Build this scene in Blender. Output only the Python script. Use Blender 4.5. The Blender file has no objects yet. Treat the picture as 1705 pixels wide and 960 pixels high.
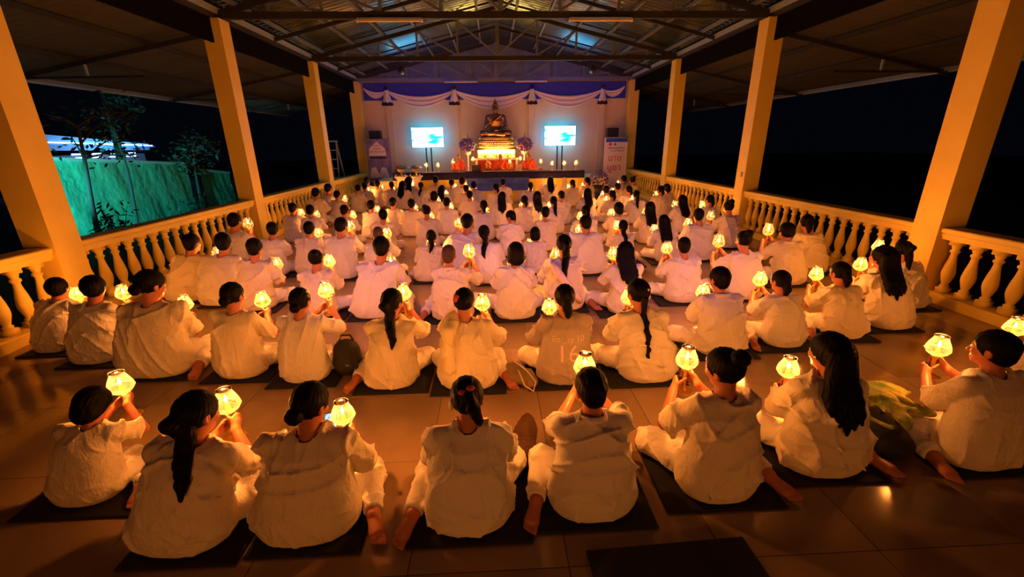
import bpy, bmesh, math, random
import numpy as np
from mathutils import Vector, Matrix

PI = math.pi
scene = bpy.context.scene
COL = scene.collection
random.seed(7)

# ------------------------------------------------------------------ camera
cam_data = bpy.data.cameras.new('camera')
cam_data.sensor_width = 36.0
cam_data.sensor_fit = 'HORIZONTAL'
cam_data.lens = 36.0 * 710.0 / 1705.0
cam_data.clip_start = 0.05
cam_data.clip_end = 200.0
cam = bpy.data.objects.new('camera', cam_data)
COL.objects.link(cam)
cam.matrix_world = Matrix((
    (0.998859, 0.027110, -0.039323, 0.0),
    (-0.045935, 0.321850, -0.945676, 0.0),
    (-0.012981, 0.946403, 0.322728, 2.0),
    (0, 0, 0, 1)))
scene.camera = cam

# ------------------------------------------------------------------ world, exposure
world = bpy.data.worlds.new('night')
scene.world = world
world.use_nodes = True
bg = world.node_tree.nodes['Background']
bg.inputs[0].default_value = (0.10, 0.13, 0.30, 1)
bg.inputs[1].default_value = 0.004
vs = scene.view_settings
vs.view_transform = 'Standard'
vs.look = 'None'
vs.exposure = 0.97
vs.gamma = 1.0
vs.use_curve_mapping = False
scene.cycles.max_bounces = 6
scene.cycles.diffuse_bounces = 3
scene.cycles.glossy_bounces = 3
scene.cycles.transmission_bounces = 4
scene.cycles.transparent_max_bounces = 16
scene.cycles.caustics_reflective = False
scene.cycles.caustics_refractive = False
scene.cycles.sample_clamp_indirect = 6.0
scene.cycles.use_light_tree = True

CANDLE_W = 21.0
CANDLE_COL = (1.0, 0.29, 0.04)

def light(name, kind, loc, energy, color, parent=None, rot=None, **kw):
    l = bpy.data.lights.new(name, kind)
    l.energy = energy
    l.color = color
    for k, v in kw.items():
        setattr(l, k, v)
    o = bpy.data.objects.new(name, l)
    COL.objects.link(o)
    o.location = loc
    if rot: o.rotation_euler = rot
    if parent: o.parent = parent
    return o

# lamps of the place and added fill and wash lamps: their lights are made in the builders of the fixtures; powers are kept here
FILL_LANTERN_W, YARD_W, ADDED_STAGE_WASH_W, ADDED_HALL_WASH_W, ALTAR_W = 68.0, 900.0, 34.0, 120.0, 32.0

def aim(v):
    return Vector(v).to_track_quat('-Z', 'Y').to_euler()

# ------------------------------------------------------------------ materials
MATS = {}
def mat(name, color, rough=0.7, metal=0.0, bump=None, noise=None, emit=None, spec=0.5, trans=None, coords='Object', sss=None):
    """bump=(scale, strength, distance) noise=(scale, second colour, contrast)"""
    if name in MATS: return MATS[name]
    m = bpy.data.materials.new(name)
    m.use_nodes = True
    nt = m.node_tree
    b = nt.nodes['Principled BSDF']
    c4 = tuple(color) + (1,)
    b.inputs['Base Color'].default_value = c4
    b.inputs['Roughness'].default_value = rough
    b.inputs['Metallic'].default_value = metal
    b.inputs['Specular IOR Level'].default_value = spec
    tc = nt.nodes.new('ShaderNodeTexCoord')
    if noise:
        n = nt.nodes.new('ShaderNodeTexNoise')
        n.inputs['Scale'].default_value = noise[0]
        n.inputs['Detail'].default_value = 6
        r = nt.nodes.new('ShaderNodeValToRGB')
        lo = 0.5 - 0.5 / noise[2]; hi = 0.5 + 0.5 / noise[2]
        r.color_ramp.elements[0].position = max(0, lo); r.color_ramp.elements[0].color = c4
        r.color_ramp.elements[1].position = min(1, hi); r.color_ramp.elements[1].color = tuple(noise[1]) + (1,)
        nt.links.new(tc.outputs[coords], n.inputs['Vector'])
        nt.links.new(n.outputs['Fac'], r.inputs['Fac'])
        nt.links.new(r.outputs['Color'], b.inputs['Base Color'])
    if bump == 'cloth':              # woven grain over soft crumples
        mp = nt.nodes.new('ShaderNodeMapping'); mp.inputs['Scale'].default_value = (1.0, 1.0, 0.55)
        nt.links.new(tc.outputs[coords], mp.inputs[0])
        prev = None
        for sc_, dist in ((11, 0.030), (30, 0.012), (230, 0.0035)):
            n2 = nt.nodes.new('ShaderNodeTexNoise'); n2.inputs['Scale'].default_value = sc_; n2.inputs['Detail'].default_value = 3
            n2.inputs['Distortion'].default_value = 0.8 if sc_ < 100 else 0.0
            bp = nt.nodes.new('ShaderNodeBump'); bp.inputs['Strength'].default_value = 0.55; bp.inputs['Distance'].default_value = dist
            nt.links.new(mp.outputs[0], n2.inputs['Vector']); nt.links.new(n2.outputs['Fac'], bp.inputs['Height'])
            if prev: nt.links.new(prev.outputs['Normal'], bp.inputs['Normal'])
            prev = bp
        nt.links.new(prev.outputs['Normal'], b.inputs['Normal'])
    elif bump:
        n2 = nt.nodes.new('ShaderNodeTexNoise')
        n2.inputs['Scale'].default_value = bump[0]
        n2.inputs['Detail'].default_value = 4
        bp = nt.nodes.new('ShaderNodeBump')
        bp.inputs['Strength'].default_value = bump[1]
        bp.inputs['Distance'].default_value = bump[2]
        nt.links.new(tc.outputs[coords], n2.inputs['Vector'])
        nt.links.new(n2.outputs['Fac'], bp.inputs['Height'])
        nt.links.new(bp.outputs['Normal'], b.inputs['Normal'])
    if emit:
        b.inputs['Emission Color'].default_value = tuple(emit[0]) + (1,)
        b.inputs['Emission Strength'].default_value = emit[1]
    if trans:
        t = nt.nodes.new('ShaderNodeBsdfTranslucent')
        t.inputs['Color'].default_value = c4
        mx = nt.nodes.new('ShaderNodeMixShader')
        mx.inputs[0].default_value = trans
        out = nt.nodes['Material Output']
        nt.links.new(b.outputs[0], mx.inputs[1])
        nt.links.new(t.outputs[0], mx.inputs[2])
        nt.links.new(mx.outputs[0], out.inputs['Surface'])
    MATS[name] = m
    return m

def glass_mat():
    m = bpy.data.materials.new('lamp_glass')
    m.use_nodes = True
    nt = m.node_tree
    nt.nodes.remove(nt.nodes['Principled BSDF'])
    out = nt.nodes['Material Output']
    tr = nt.nodes.new('ShaderNodeBsdfTransparent'); tr.inputs[0].default_value = (1, 0.97, 0.90, 1)
    gl = nt.nodes.new('ShaderNodeBsdfGlossy'); gl.inputs['Roughness'].default_value = 0.06
    tl = nt.nodes.new('ShaderNodeBsdfTranslucent'); tl.inputs[0].default_value = (1, 0.92, 0.75, 1)
    fr = nt.nodes.new('ShaderNodeLayerWeight'); fr.inputs['Blend'].default_value = 0.35
    m1 = nt.nodes.new('ShaderNodeMixShader'); m2 = nt.nodes.new('ShaderNodeMixShader')
    mr = nt.nodes.new('ShaderNodeMapRange')
    mr.inputs['To Min'].default_value = 0.028; mr.inputs['To Max'].default_value = 0.20
    nt.links.new(fr.outputs['Facing'], mr.inputs['Value'])
    nt.links.new(mr.outputs[0], m1.inputs[0])
    nt.links.new(tr.outputs[0], m1.inputs[1]); nt.links.new(tl.outputs[0], m1.inputs[2])
    nt.links.new(fr.outputs['Fresnel'], m2.inputs[0])
    nt.links.new(m1.outputs[0], m2.inputs[1]); nt.links.new(gl.outputs[0], m2.inputs[2])
    nt.links.new(m2.outputs[0], out.inputs['Surface'])
    return m
MATS['lamp_glass'] = glass_mat()

def tile_mat():
    m = mat('polished_floor_tile', (0.26, 0.17, 0.10), 0.13, bump=(9, 0.04, 0.01), noise=(2.2, (0.34, 0.24, 0.15), 2.2), coords='Object')
    nt = m.node_tree
    b = nt.nodes['Principled BSDF']
    oi = nt.nodes.new('ShaderNodeObjectInfo')
    mr = nt.nodes.new('ShaderNodeMapRange')
    mr.inputs['To Min'].default_value = 0.82; mr.inputs['To Max'].default_value = 1.08
    hsv = nt.nodes.new('ShaderNodeHueSaturation')
    lk = b.inputs['Base Color'].links[0]
    src = lk.from_socket
    nt.links.new(oi.outputs['Random'], mr.inputs['Value'])
    nt.links.new(mr.outputs[0], hsv.inputs['Value'])
    nt.links.new(src, hsv.inputs['Color'])
    nt.links.new(hsv.outputs[0], b.inputs['Base Color'])
    return m
tile_mat()
mat('grout', (0.10, 0.08, 0.06), 0.8)
mat('yellow_paint', (0.78, 0.58, 0.08), 0.55, bump=(60, 0.12, 0.01), noise=(3.0, (0.86, 0.68, 0.14), 1.6))
mat('cream_wall', (0.66, 0.52, 0.27), 0.75, bump=(40, 0.1, 0.01), noise=(1.5, (0.74, 0.60, 0.34), 1.5))
mat('dark_steel', (0.022, 0.023, 0.028), 0.6, 0.0, noise=(8, (0.038, 0.038, 0.04), 1.5), spec=0.2)
mat('grey_steel', (0.13, 0.17, 0.25), 0.5, 0.25, noise=(6, (0.18, 0.23, 0.32), 1.5))
mat('white_steel', (0.30, 0.40, 0.58), 0.45, 0.1)
mat('roof_metal', (0.085, 0.13, 0.19), 0.22, 0.9, noise=(2.0, (0.15, 0.21, 0.26), 1.6))
mat('eave_metal', (0.055, 0.058, 0.065), 0.7, 0.0, noise=(2.0, (0.085, 0.085, 0.085), 1.6), spec=0.15)
mat('shade_cloth_black', (0.003, 0.003, 0.004), 0.95, spec=0.05)
mat('white_cloth', (0.78, 0.73, 0.68), 0.9, bump='cloth', noise=(5, (0.84, 0.80, 0.76), 1.5))
mat('cream_cloth', (0.80, 0.71, 0.55), 0.9, bump='cloth', noise=(5, (0.86, 0.78, 0.62), 1.5))
mat('pink_cloth', (0.80, 0.62, 0.66), 0.9, bump='cloth', noise=(5, (0.86, 0.70, 0.72), 1.5))
mat('grey_cloth', (0.40, 0.33, 0.31), 0.9, bump='cloth', noise=(5, (0.50, 0.44, 0.40), 1.5))
mat('skin', (0.42, 0.14, 0.07), 0.5, bump=(120, 0.06, 0.004), noise=(14, (0.48, 0.17, 0.09), 1.5))
mat('hair_black', (0.0025, 0.0022, 0.0026), 0.5, bump=(150, 0.5, 0.006), spec=0.10)
mat('hair_cropped', (0.055, 0.024, 0.014), 0.7, bump=(300, 0.4, 0.004))
mat('eye_white', (0.7, 0.68, 0.64), 0.2)
mat('saffron_robe', (0.80, 0.10, 0.04), 0.85, bump=(200, 0.25, 0.004), noise=(5, (0.86, 0.14, 0.05), 1.5))
mat('mat_black', (0.005, 0.005, 0.007), 0.9, bump=(150, 0.3, 0.004))
mat('lamp_yellow', (0.95, 0.72, 0.12), 0.4, trans=0.45)
mat('saucer_yellow', (0.90, 0.60, 0.14), 0.35, trans=0.25)
mat('candle_wax', (1.0, 0.72, 0.10), 0.5, trans=0.5)
mat('flame', (1, 0.7, 0.3), 0.5, emit=((1.0, 0.66, 0.24), 60.0))
mat('bronze', (0.30, 0.17, 0.09), 0.26, 0.95, noise=(6, (0.40, 0.24, 0.12), 1.5))
mat('gold', (0.85, 0.50, 0.12), 0.28, 0.9, bump=(40, 0.2, 0.01))
mat('gold_dark', (0.40, 0.19, 0.06), 0.38, 0.7)
mat('blue_cloth', (0.03, 0.04, 0.50), 0.8)
mat('navy_cloth', (0.015, 0.012, 0.08), 0.85, bump=(120, 0.2, 0.005))
mat('yellow_satin', (0.95, 0.76, 0.05), 0.5)
mat('white_satin', (0.85, 0.82, 0.78), 0.55, trans=0.3)
mat('black_plastic', (0.012, 0.012, 0.014), 0.4)
mat('speaker_grille', (0.02, 0.02, 0.022), 0.7, bump=(400, 0.6, 0.004))
mat('banner_blue', (0.01, 0.03, 0.45), 0.6, noise=(2.5, (0.05, 0.14, 0.85), 1.8))
mat('banner_violet', (0.05, 0.05, 0.30), 0.6, noise=(4.0, (0.30, 0.25, 0.60), 2.0))
mat('banner_pale', (0.70, 0.66, 0.86), 0.6, noise=(3.0, (0.80, 0.76, 0.90), 2.0))
mat('ink_navy', (0.02, 0.02, 0.12), 0.7)
mat('ink_magenta', (0.50, 0.03, 0.20), 0.7)
mat('ink_red', (0.60, 0.06, 0.05), 0.7)
mat('ink_white', (0.85, 0.84, 0.9), 0.7)
mat('ink_pale_pink', (0.80, 0.62, 0.56), 0.85)
mat('flower_blue', (0.14, 0.12, 0.55), 0.7)
mat('flower_pink', (0.60, 0.16, 0.35), 0.7)
mat('leaf_green', (0.04, 0.10, 0.03), 0.6)
mat('leaf_dark', (0.012, 0.028, 0.018), 0.6)
mat('bark', (0.05, 0.045, 0.04), 0.9, bump=(30, 0.6, 0.02))
mat('tarp_teal', (0.05, 0.62, 0.36), 0.6, bump=(5, 0.5, 0.06), noise=(1.5, (0.06, 0.48, 0.34), 1.5))
mat('tarp_cap', (0.35, 0.75, 0.75), 0.5)
mat('yard_ground', (0.008, 0.009, 0.008), 0.95, noise=(1.2, (0.014, 0.014, 0.010), 1.5))
mat('shed_wall', (0.10, 0.11, 0.14), 0.8)
mat('strip_light', (0.6, 0.7, 1), 0.5, emit=((0.45, 0.62, 1.0), 3.0))
mat('shed_roof', (0.15, 0.35, 0.65), 0.5)
mat('tube_glass', (0.75, 0.60, 0.50), 0.35)
mat('bulb_glow', (1, 0.7, 0.3), 0.4, emit=((1.0, 0.55, 0.2), 30.0))
mat('led_blue', (0.1, 0.1, 1), 0.4, emit=((0.05, 0.10, 1.0), 8.0))
mat('led_violet', (0.3, 0.1, 1), 0.4, emit=((0.35, 0.2, 1.0), 5.0))
mat('led_cyan', (0.1, 0.7, 1), 0.4, emit=((0.1, 0.7, 1.0), 12.0))
mat('altar_light', (1, 0.75, 0.3), 0.4, emit=((1.0, 0.72, 0.25), 9.0))
mat('clear_plastic', (0.75, 0.8, 0.85), 0.1, trans=0.4)
mat('white_plastic', (0.8, 0.8, 0.8), 0.4)
mat('scrunchie_red', (0.45, 0.06, 0.07), 0.8)
mat('clip_white', (0.85, 0.78, 0.72), 0.4)
mat('towel_cream', (0.88, 0.78, 0.50), 0.95, bump=(180, 0.6, 0.01))
mat('towel_green', (0.16, 0.30, 0.07), 0.95, bump=(90, 0.6, 0.02), noise=(9, (0.62, 0.56, 0.12), 3.0))
mat('bag_black', (0.012, 0.012, 0.013), 0.7, bump=(20, 0.4, 0.02))
mat('bag_khaki', (0.26, 0.19, 0.10), 0.9, bump=(30, 0.5, 0.02))
mat('bag_fur', (0.07, 0.03, 0.012), 0.95, bump=(60, 1.0, 0.03))
mat('rope_cream', (0.80, 0.70, 0.52), 0.8)
mat('tray_silver', (0.6, 0.62, 0.66), 0.25, 0.8)
mat('offering_red', (0.55, 0.06, 0.08), 0.6)
mat('offering_cyan', (0.15, 0.50, 0.62), 0.5)
mat('stair_aluminium', (0.55, 0.6, 0.68), 0.35, 0.6)

def screen_mat(name, cols, strength, scale):
    m = bpy.data.materials.new(name)
    m.use_nodes = True
    nt = m.node_tree
    b = nt.nodes['Principled BSDF']
    b.inputs['Base Color'].default_value = (0.02, 0.02, 0.02, 1)
    b.inputs['Roughness'].default_value = 0.2
    tc = nt.nodes.new('ShaderNodeTexCoord')
    mp = nt.nodes.new('ShaderNodeMapping'); mp.inputs['Scale'].default_value = scale
    n = nt.nodes.new('ShaderNodeTexNoise'); n.inputs['Scale'].default_value = 1.0; n.inputs['Detail'].default_value = 2
    r = nt.nodes.new('ShaderNodeValToRGB')
    r.color_ramp.elements[0].position = 0.36; r.color_ramp.elements[0].color = cols[0] + (1,)
    r.color_ramp.elements[1].position = 0.6; r.color_ramp.elements[1].color = cols[1] + (1,)
    nt.links.new(tc.outputs['Object'], mp.inputs[0]); nt.links.new(mp.outputs[0], n.inputs['Vector'])
    nt.links.new(n.outputs['Fac'], r.inputs[0]); nt.links.new(r.outputs[0], b.inputs['Emission Color'])
    b.inputs['Emission Strength'].default_value = strength
    MATS[name] = m
screen_mat('tv_picture', ((0.0, 0.48, 0.90), (0.42, 0.92, 1.0)), 3.6, (1.2, 1.2, 5.0))
screen_mat('phone_picture', ((0.01, 0.05, 0.30), (0.35, 0.65, 0.95)), 0.9, (25, 25, 25))

# ------------------------------------------------------------------ mesh helpers
def tag(o, label=None, cat=None, group=None, kind=None):
    if label: o['label'] = label
    if cat: o['category'] = cat
    if group: o['group'] = group
    if kind: o['kind'] = kind
    return o

def link(name, me, m=None, parent=None, loc=None, rot=None, scale=None):
    o = bpy.data.objects.new(name, me)
    COL.objects.link(o)
    if m is not None and me is not None and not me.materials:
        me.materials.append(MATS[m])
    if parent is not None: o.parent = parent
    if loc is not None: o.location = loc
    if rot is not None: o.rotation_euler = rot
    if scale is not None: o.scale = (scale,) * 3 if not hasattr(scale, '__len__') else scale
    return o

def empty(name, loc=(0, 0, 0), rz=0):
    o = bpy.data.objects.new(name, None)
    o.empty_display_size = 0.1
    COL.objects.link(o)
    o.location = loc
    o.rotation_euler = (0, 0, rz)
    return o

class MB:
    """collects simple shapes into one mesh"""
    def __init__(s): s.v = []; s.f = []
    def add(s, vs, fs):
        n = len(s.v)
        s.v += [tuple(map(float, v)) for v in vs]
        s.f += [tuple(i + n for i in f) for f in fs]
        return s
    def box(s, lo, hi, bev=0.0):
        x0, y0, z0 = lo; x1, y1, z1 = hi
        if bev <= 0:
            s.add([(x0,y0,z0),(x1,y0,z0),(x1,y1,z0),(x0,y1,z0),(x0,y0,z1),(x1,y0,z1),(x1,y1,z1),(x0,y1,z1)],
                  [(0,3,2,1),(4,5,6,7),(0,1,5,4),(1,2,6,5),(2,3,7,6),(3,0,4,7)])
        else:
            b = bev
            def ring(i, z): return [(x0+i,y0+i,z),(x1-i,y0+i,z),(x1-i,y1-i,z),(x0+i,y1-i,z)]
            vs = ring(b, z0) + ring(0, z0+b) + ring(0, z1-b) + ring(b, z1)
            fs = [(3,2,1,0), (12,13,14,15)]
            for k in range(3):
                for j in range(4):
                    a = 4*k+j; c = 4*k+(j+1) % 4
                    fs.append((a, c, c+4, a+4))
            s.add(vs, fs)
        return s
    def bar(s, a, b, w, h=None, up=(0, 0, 1)):
        a = Vector(a); b = Vector(b); h = h or w
        d = (b - a).normalized(); u = Vector(up)
        if abs(d.dot(u)) > 0.98: u = Vector((0, 1, 0))
        r = d.cross(u).normalized() * (w / 2); t = r.normalized().cross(d).normalized() * (h / 2)
        vs = [a-r-t, a+r-t, a+r+t, a-r+t, b-r-t, b+r-t, b+r+t, b-r+t]
        s.add(vs, [(0,3,2,1)[::-1],(4,5,6,7)[::-1],(0,1,5,4)[::-1],(1,2,6,5)[::-1],(2,3,7,6)[::-1],(3,0,4,7)[::-1]])
        return s
    def tube(s, pts, rad, n=8, cap=True):
        pts = [Vector(p) for p in pts]
        rad = rad if hasattr(rad, '__len__') else [rad] * len(pts)
        rings = []
        for i, p in enumerate(pts):
            d = (pts[min(i+1, len(pts)-1)] - pts[max(i-1, 0)]).normalized()
            u = Vector((0, 0, 1)) if abs(d.z) < 0.9 else Vector((1, 0, 0))
            x = d.cross(u).normalized(); y = d.cross(x).normalized()
            rings.append([p + (x*math.cos(2*PI*k/n) + y*math.sin(2*PI*k/n)) * rad[i] for k in range(n)])
        vs = [v for r in rings for v in r]; fs = []
        for i in range(len(pts)-1):
            for k in range(n):
                fs.append((i*n+k, i*n+(k+1) % n, (i+1)*n+(k+1) % n, (i+1)*n+k))
        if cap:
            fs.append(tuple(range(n))[::-1]); fs.append(tuple(range((len(pts)-1)*n, len(pts)*n)))
        s.add(vs, fs); return s
    def lathe(s, prof, n=16, c=(0, 0, 0), caps=True):
        vs = []; fs = []
        for r, z in prof:
            for k in range(n):
                vs.append((c[0]+r*math.cos(2*PI*k/n), c[1]+r*math.sin(2*PI*k/n), c[2]+z))
        for i in range(len(prof)-1):
            for k in range(n):
                fs.append((i*n+k, i*n+(k+1) % n, (i+1)*n+(k+1) % n, (i+1)*n+k))
        if caps:
            fs.append(tuple(range(n))[::-1]); fs.append(tuple(range((len(prof)-1)*n, len(prof)*n)))
        s.add(vs, fs); return s
    def ball(s, c, r, n=8, m=6):
        r = r if hasattr(r, '__len__') else (r, r, r)
        vs = [(c[0], c[1], c[2]-r[2])]
        for i in range(1, m):
            t = PI*i/m - PI/2
            for k in range(n):
                vs.append((c[0]+r[0]*math.cos(t)*math.cos(2*PI*k/n), c[1]+r[1]*math.cos(t)*math.sin(2*PI*k/n), c[2]+r[2]*math.sin(t)))
        vs.append((c[0], c[1], c[2]+r[2]))
        fs = []
        for k in range(n): fs.append((0, 1+(k+1) % n, 1+k))
        for i in range(m-2):
            for k in range(n):
                a = 1+i*n; fs.append((a+k, a+(k+1) % n, a+n+(k+1) % n, a+n+k))
        L = len(vs)-1; a = 1+(m-2)*n
        for k in range(n): fs.append((a+k, a+(k+1) % n, L))
        s.add(vs, fs); return s
    def mesh(s, name, smooth=False):
        me = bpy.data.meshes.new(name)
        me.from_pydata(s.v, [], s.f)
        if smooth: me.polygons.foreach_set('use_smooth', np.ones(len(me.polygons), bool))
        me.update()
        return me
    def build(s, name, m, parent=None, smooth=False, **kw):
        return link(name, s.mesh(name, smooth), m, parent, **kw)

def text(name, body, m, size, loc, rot, parent, depth=0.004, align='CENTER'):
    c = bpy.data.curves.new(name, 'FONT')
    c.body = body; c.size = size; c.align_x = align; c.align_y = 'CENTER'
    c.extrude = depth / 2; c.resolution_u = 3
    tmp = bpy.data.objects.new(name, c)
    COL.objects.link(tmp)
    bpy.context.view_layer.update()
    me = bpy.data.meshes.new_from_object(tmp.evaluated_get(bpy.context.evaluated_depsgraph_get()))
    bpy.data.objects.remove(tmp); bpy.data.curves.remove(c)
    return tag(link(name, me, m, parent, loc, rot), kind='stuff')

def copy_tree(o, parent=None):
    c = o.copy(); COL.objects.link(c)
    if parent is not None: c.parent = parent
    for ch in o.children: copy_tree(ch, c)
    return c
# ================================================================== the setting
XL, XR = -5.0, 5.5                    # hall faces of the two column rows
YW = 18.7                             # face of the back wall
COL_Y = [0.75, 5.15, 9.52, 13.95, 18.2]
RIDGE_X, RIDGE_Z, EAVE_Z = 0.25, 5.75, 4.45

# floor: slab with polished tiles laid on it, one object per tile
floor = MB().box((-5.5, -3.2, -0.25), (6.0, 19.0, -0.006)).build('floor', 'grout')
tag(floor, kind='structure')
T = 0.8
tile_me = MB().box((0.002, 0.002, -0.012), (T-0.002, T-0.002, 0.0), 0.0015).mesh('tile')
tile_me.materials.append(MATS['polished_floor_tile'])
for j in range(18):
    for i in range(14):
        link('tile', tile_me, None, floor, loc=(-5.27 + T*i, 0.0 + T*j - 0.05, 0))
far = MB()
for j in range(18, 23):
    for i in range(14):
        x, y = -5.27 + T*i, T*j - 0.05
        far.box((x+.002, y+.002, -0.012), (x+T-.002, y+T-.002, 0.0))
for j in range(-4, 0):
    for i in range(14):
        x, y = -5.27 + T*i, T*j - 0.05
        far.box((x+.002, y+.002, -0.012), (x+T-.002, y+T-.002, 0.0))
tag(far.build('tile', 'polished_floor_tile', floor), kind='stuff')

# columns
for cx, side in ((XL - 0.17, 'left'), (XR + 0.17, 'right')):
    for cy in COL_Y:
        c = MB().box((-0.17, -0.17, 0), (0.17, 0.17, 4.28), 0.012).build('column', 'yellow_paint', loc=(cx, cy, 0))
        tag(c, kind='structure')
# small switch box on a right column
sw = MB().box((-0.04, -0.03, 0), (0.04, 0.0, 0.12), 0.006).build('switch_box', 'grey_steel', loc=(XR - 0.002, 9.47, 1.22), rot=(0, 0, PI/2))
tag(sw, 'small grey switch box with conduit on a right-hand yellow column', 'switch box')
MB().tube([(0, -0.015, 0.12), (0, -0.015, 2.9)], 0.009, 6).build('conduit', 'grey_steel', sw)

# balustrades, one per bay
def baluster_mesh():
    b = MB()
    b.box((-0.055, -0.055, 0.13), (0.055, 0.055, 0.20))
    b.box((-0.055, -0.055, 0.74), (0.055, 0.055, 0.83))
    b.lathe([(0.045, 0.20), (0.052, 0.225), (0.034, 0.245), (0.046, 0.28), (0.066, 0.35), (0.069, 0.40), (0.058, 0.48),
             (0.042, 0.56), (0.034, 0.62), (0.036, 0.645), (0.050, 0.655), (0.050, 0.675), (0.034, 0.69), (0.046, 0.72), (0.046, 0.74)], 12, caps=False)
    return b.mesh('baluster', True)
BAL = baluster_mesh(); BAL.materials.append(MATS['yellow_paint'])
bays = [(COL_Y[i] + 0.17, COL_Y[i+1] - 0.17) for i in range(4)]
pos_words = ['nearest the camera', 'between first and second visible columns', 'between second and third visible columns', 'next to the stage']
for cx, side in ((XL - 0.17, 'left'), (XR + 0.17, 'right')):
    for k, (y0, y1) in enumerate(bays):
        e = empty('balustrade', (cx, (y0+y1)/2, 0))
        tag(e, 'yellow balustrade of turned balusters on the %s side, %s' % (side, pos_words[k]), 'balustrade', 'balustrades between the columns')
        L = (y1 - y0) / 2
        MB().box((-0.13, -L, 0), (0.13, L, 0.13), 0.01).build('base_curb', 'yellow_paint', e)
        r = MB(); r.box((-0.12, -L, 0.83), (0.12, L, 0.87)); r.box((-0.10, -L, 0.80), (0.10, L, 0.84)); r.box((-0.13, -L, 0.87), (0.13, L, 0.94), 0.012)
        r.build('top_rail', 'yellow_paint', e)
        n = int(round(2*L / 0.237))
        for i in range(n):
            link('baluster', BAL, None, e, loc=(0, -L + (i + 0.5) * 2*L / n, 0))

# back wall with pilasters
w = MB().box((XL - 0.3, YW, 0), (XR + 0.3, YW + 0.2, 4.42)).build('wall_back', 'cream_wall'); tag(w, kind='structure')
for px in (-4.05, -1.42, 1.68, 4.55):
    MB().box((px - 0.13, YW - 0.045, 0), (px + 0.13, YW + 0.01, 4.2), 0.004).build('pilaster', 'cream_wall', w)
g = MB()
g.add([(XL-0.3, YW+0.03, 4.42), (XR+0.3, YW+0.03, 4.42), (RIDGE_X, YW+0.03, RIDGE_Z+0.02), (XL-0.3, YW+0.17, 4.42), (XR+0.3, YW+0.17, 4.42), (RIDGE_X, YW+0.17, RIDGE_Z+0.02)],
      [(0,1,2),(5,4,3),(0,3,4,1),(1,4,5,2),(2,5,3,0)])
g.build('gable_sheet', 'grey_steel', w)

# roof: two corrugated slopes, side lean-tos, purlins, trusses
roof = empty('ceiling', (0, 0, 0)); tag(roof, kind='structure')
def corrugated(p0, p1, y0, y1, pitch=0.18, amp=0.018, th=0.003):
    """sheet from eave p0=(x,z) to ridge p1, corrugations running down the slope"""
    b = MB(); n = int((y1 - y0) / (pitch / 6)); vs = []; fs = []
    L = math.hypot(p1[0]-p0[0], p1[1]-p0[1]); nx, nz = -(p1[1]-p0[1])/L, (p1[0]-p0[0])/L
    if nz < 0: nx, nz = -nx, -nz
    for i in range(n+1):
        y = y0 + (y1-y0)*i/n
        q = ((i % 6) / 6.0); h = amp * (1 if q < 0.34 else (0 if q > 0.5 else 0.5))
        vs += [(p0[0]+nx*h, y, p0[1]+nz*h), (p1[0]+nx*h, y, p1[1]+nz*h)]
    for i in range(n): fs.append((2*i, 2*i+2, 2*i+3, 2*i+1))
    return b.add(vs, fs)
EL, ER = XL - 0.3, XR + 0.3
corrugated((EL, EAVE_Z), (RIDGE_X, RIDGE_Z), -3.2, YW + 0.2).build('roof_sheet', 'roof_metal', roof)
corrugated((ER, EAVE_Z), (RIDGE_X, RIDGE_Z), -3.2, YW + 0.2).build('roof_sheet', 'roof_metal', roof)
corrugated((-9.3, 3.38), (XL - 0.2, 4.2), -3.2, YW + 3.0).build('lean_to_sheet', 'eave_metal', roof)
corrugated((9.6, 3.38), (XR + 0.2, 4.2), -3.2, YW + 3.0).build('lean_to_sheet', 'eave_metal', roof)
for t in (0.10, 0.26, 0.42, 0.58, 0.74, 0.9):
    for ex in (EL, ER):
        x = ex + (RIDGE_X - ex)*t; z = EAVE_Z + (RIDGE_Z - EAVE_Z)*t - 0.045
        MB().box((x-0.025, -3.0, z-0.04), (x+0.025, YW, z+0.035)).build('purlin', 'grey_steel', roof)
for t in (0.02, 0.35, 0.68):
    for a, b_ in ((-9.3, XL - 0.2), (9.6, XR + 0.2)):
        x = a + (b_-a)*t; z = 3.38 + 0.82*t - 0.05
        MB().box((x-0.025, -3.0, z-0.04), (x+0.025, YW + 3, z+0.035)).build('lean_to_purlin', 'grey_steel' if t < 0.1 else 'dark_steel', roof)
for a in (-9.36, 9.66):
    MB().box((a-0.05, -3.0, 3.29), (a+0.05, YW + 3, 3.40)).build('gutter', 'white_steel', roof)
for side, x in (('left', XL - 0.17), ('right', XR + 0.17)):
    sgn = 1 if side == 'left' else -1
    beam = MB().box((x - 0.09, -3.0, 4.28), (x + 0.09, YW, 4.44)).build('eave_beam', 'dark_steel'); tag(beam, kind='structure')
    MB().box((x + sgn*0.095 - 0.02, -3.0, 4.36), (x + sgn*0.095 + 0.02, YW - 0.2, 4.47)).build('white_channel', 'white_steel', beam)
    for k in range(4):
        y0, y1 = COL_Y[k] + 0.18, COL_Y[k+1] - 0.18
        MB().box((x - 0.02, y0, 3.86), (x + 0.02, y1, 4.29)).build('valance', 'shade_cloth_black', beam)

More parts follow.
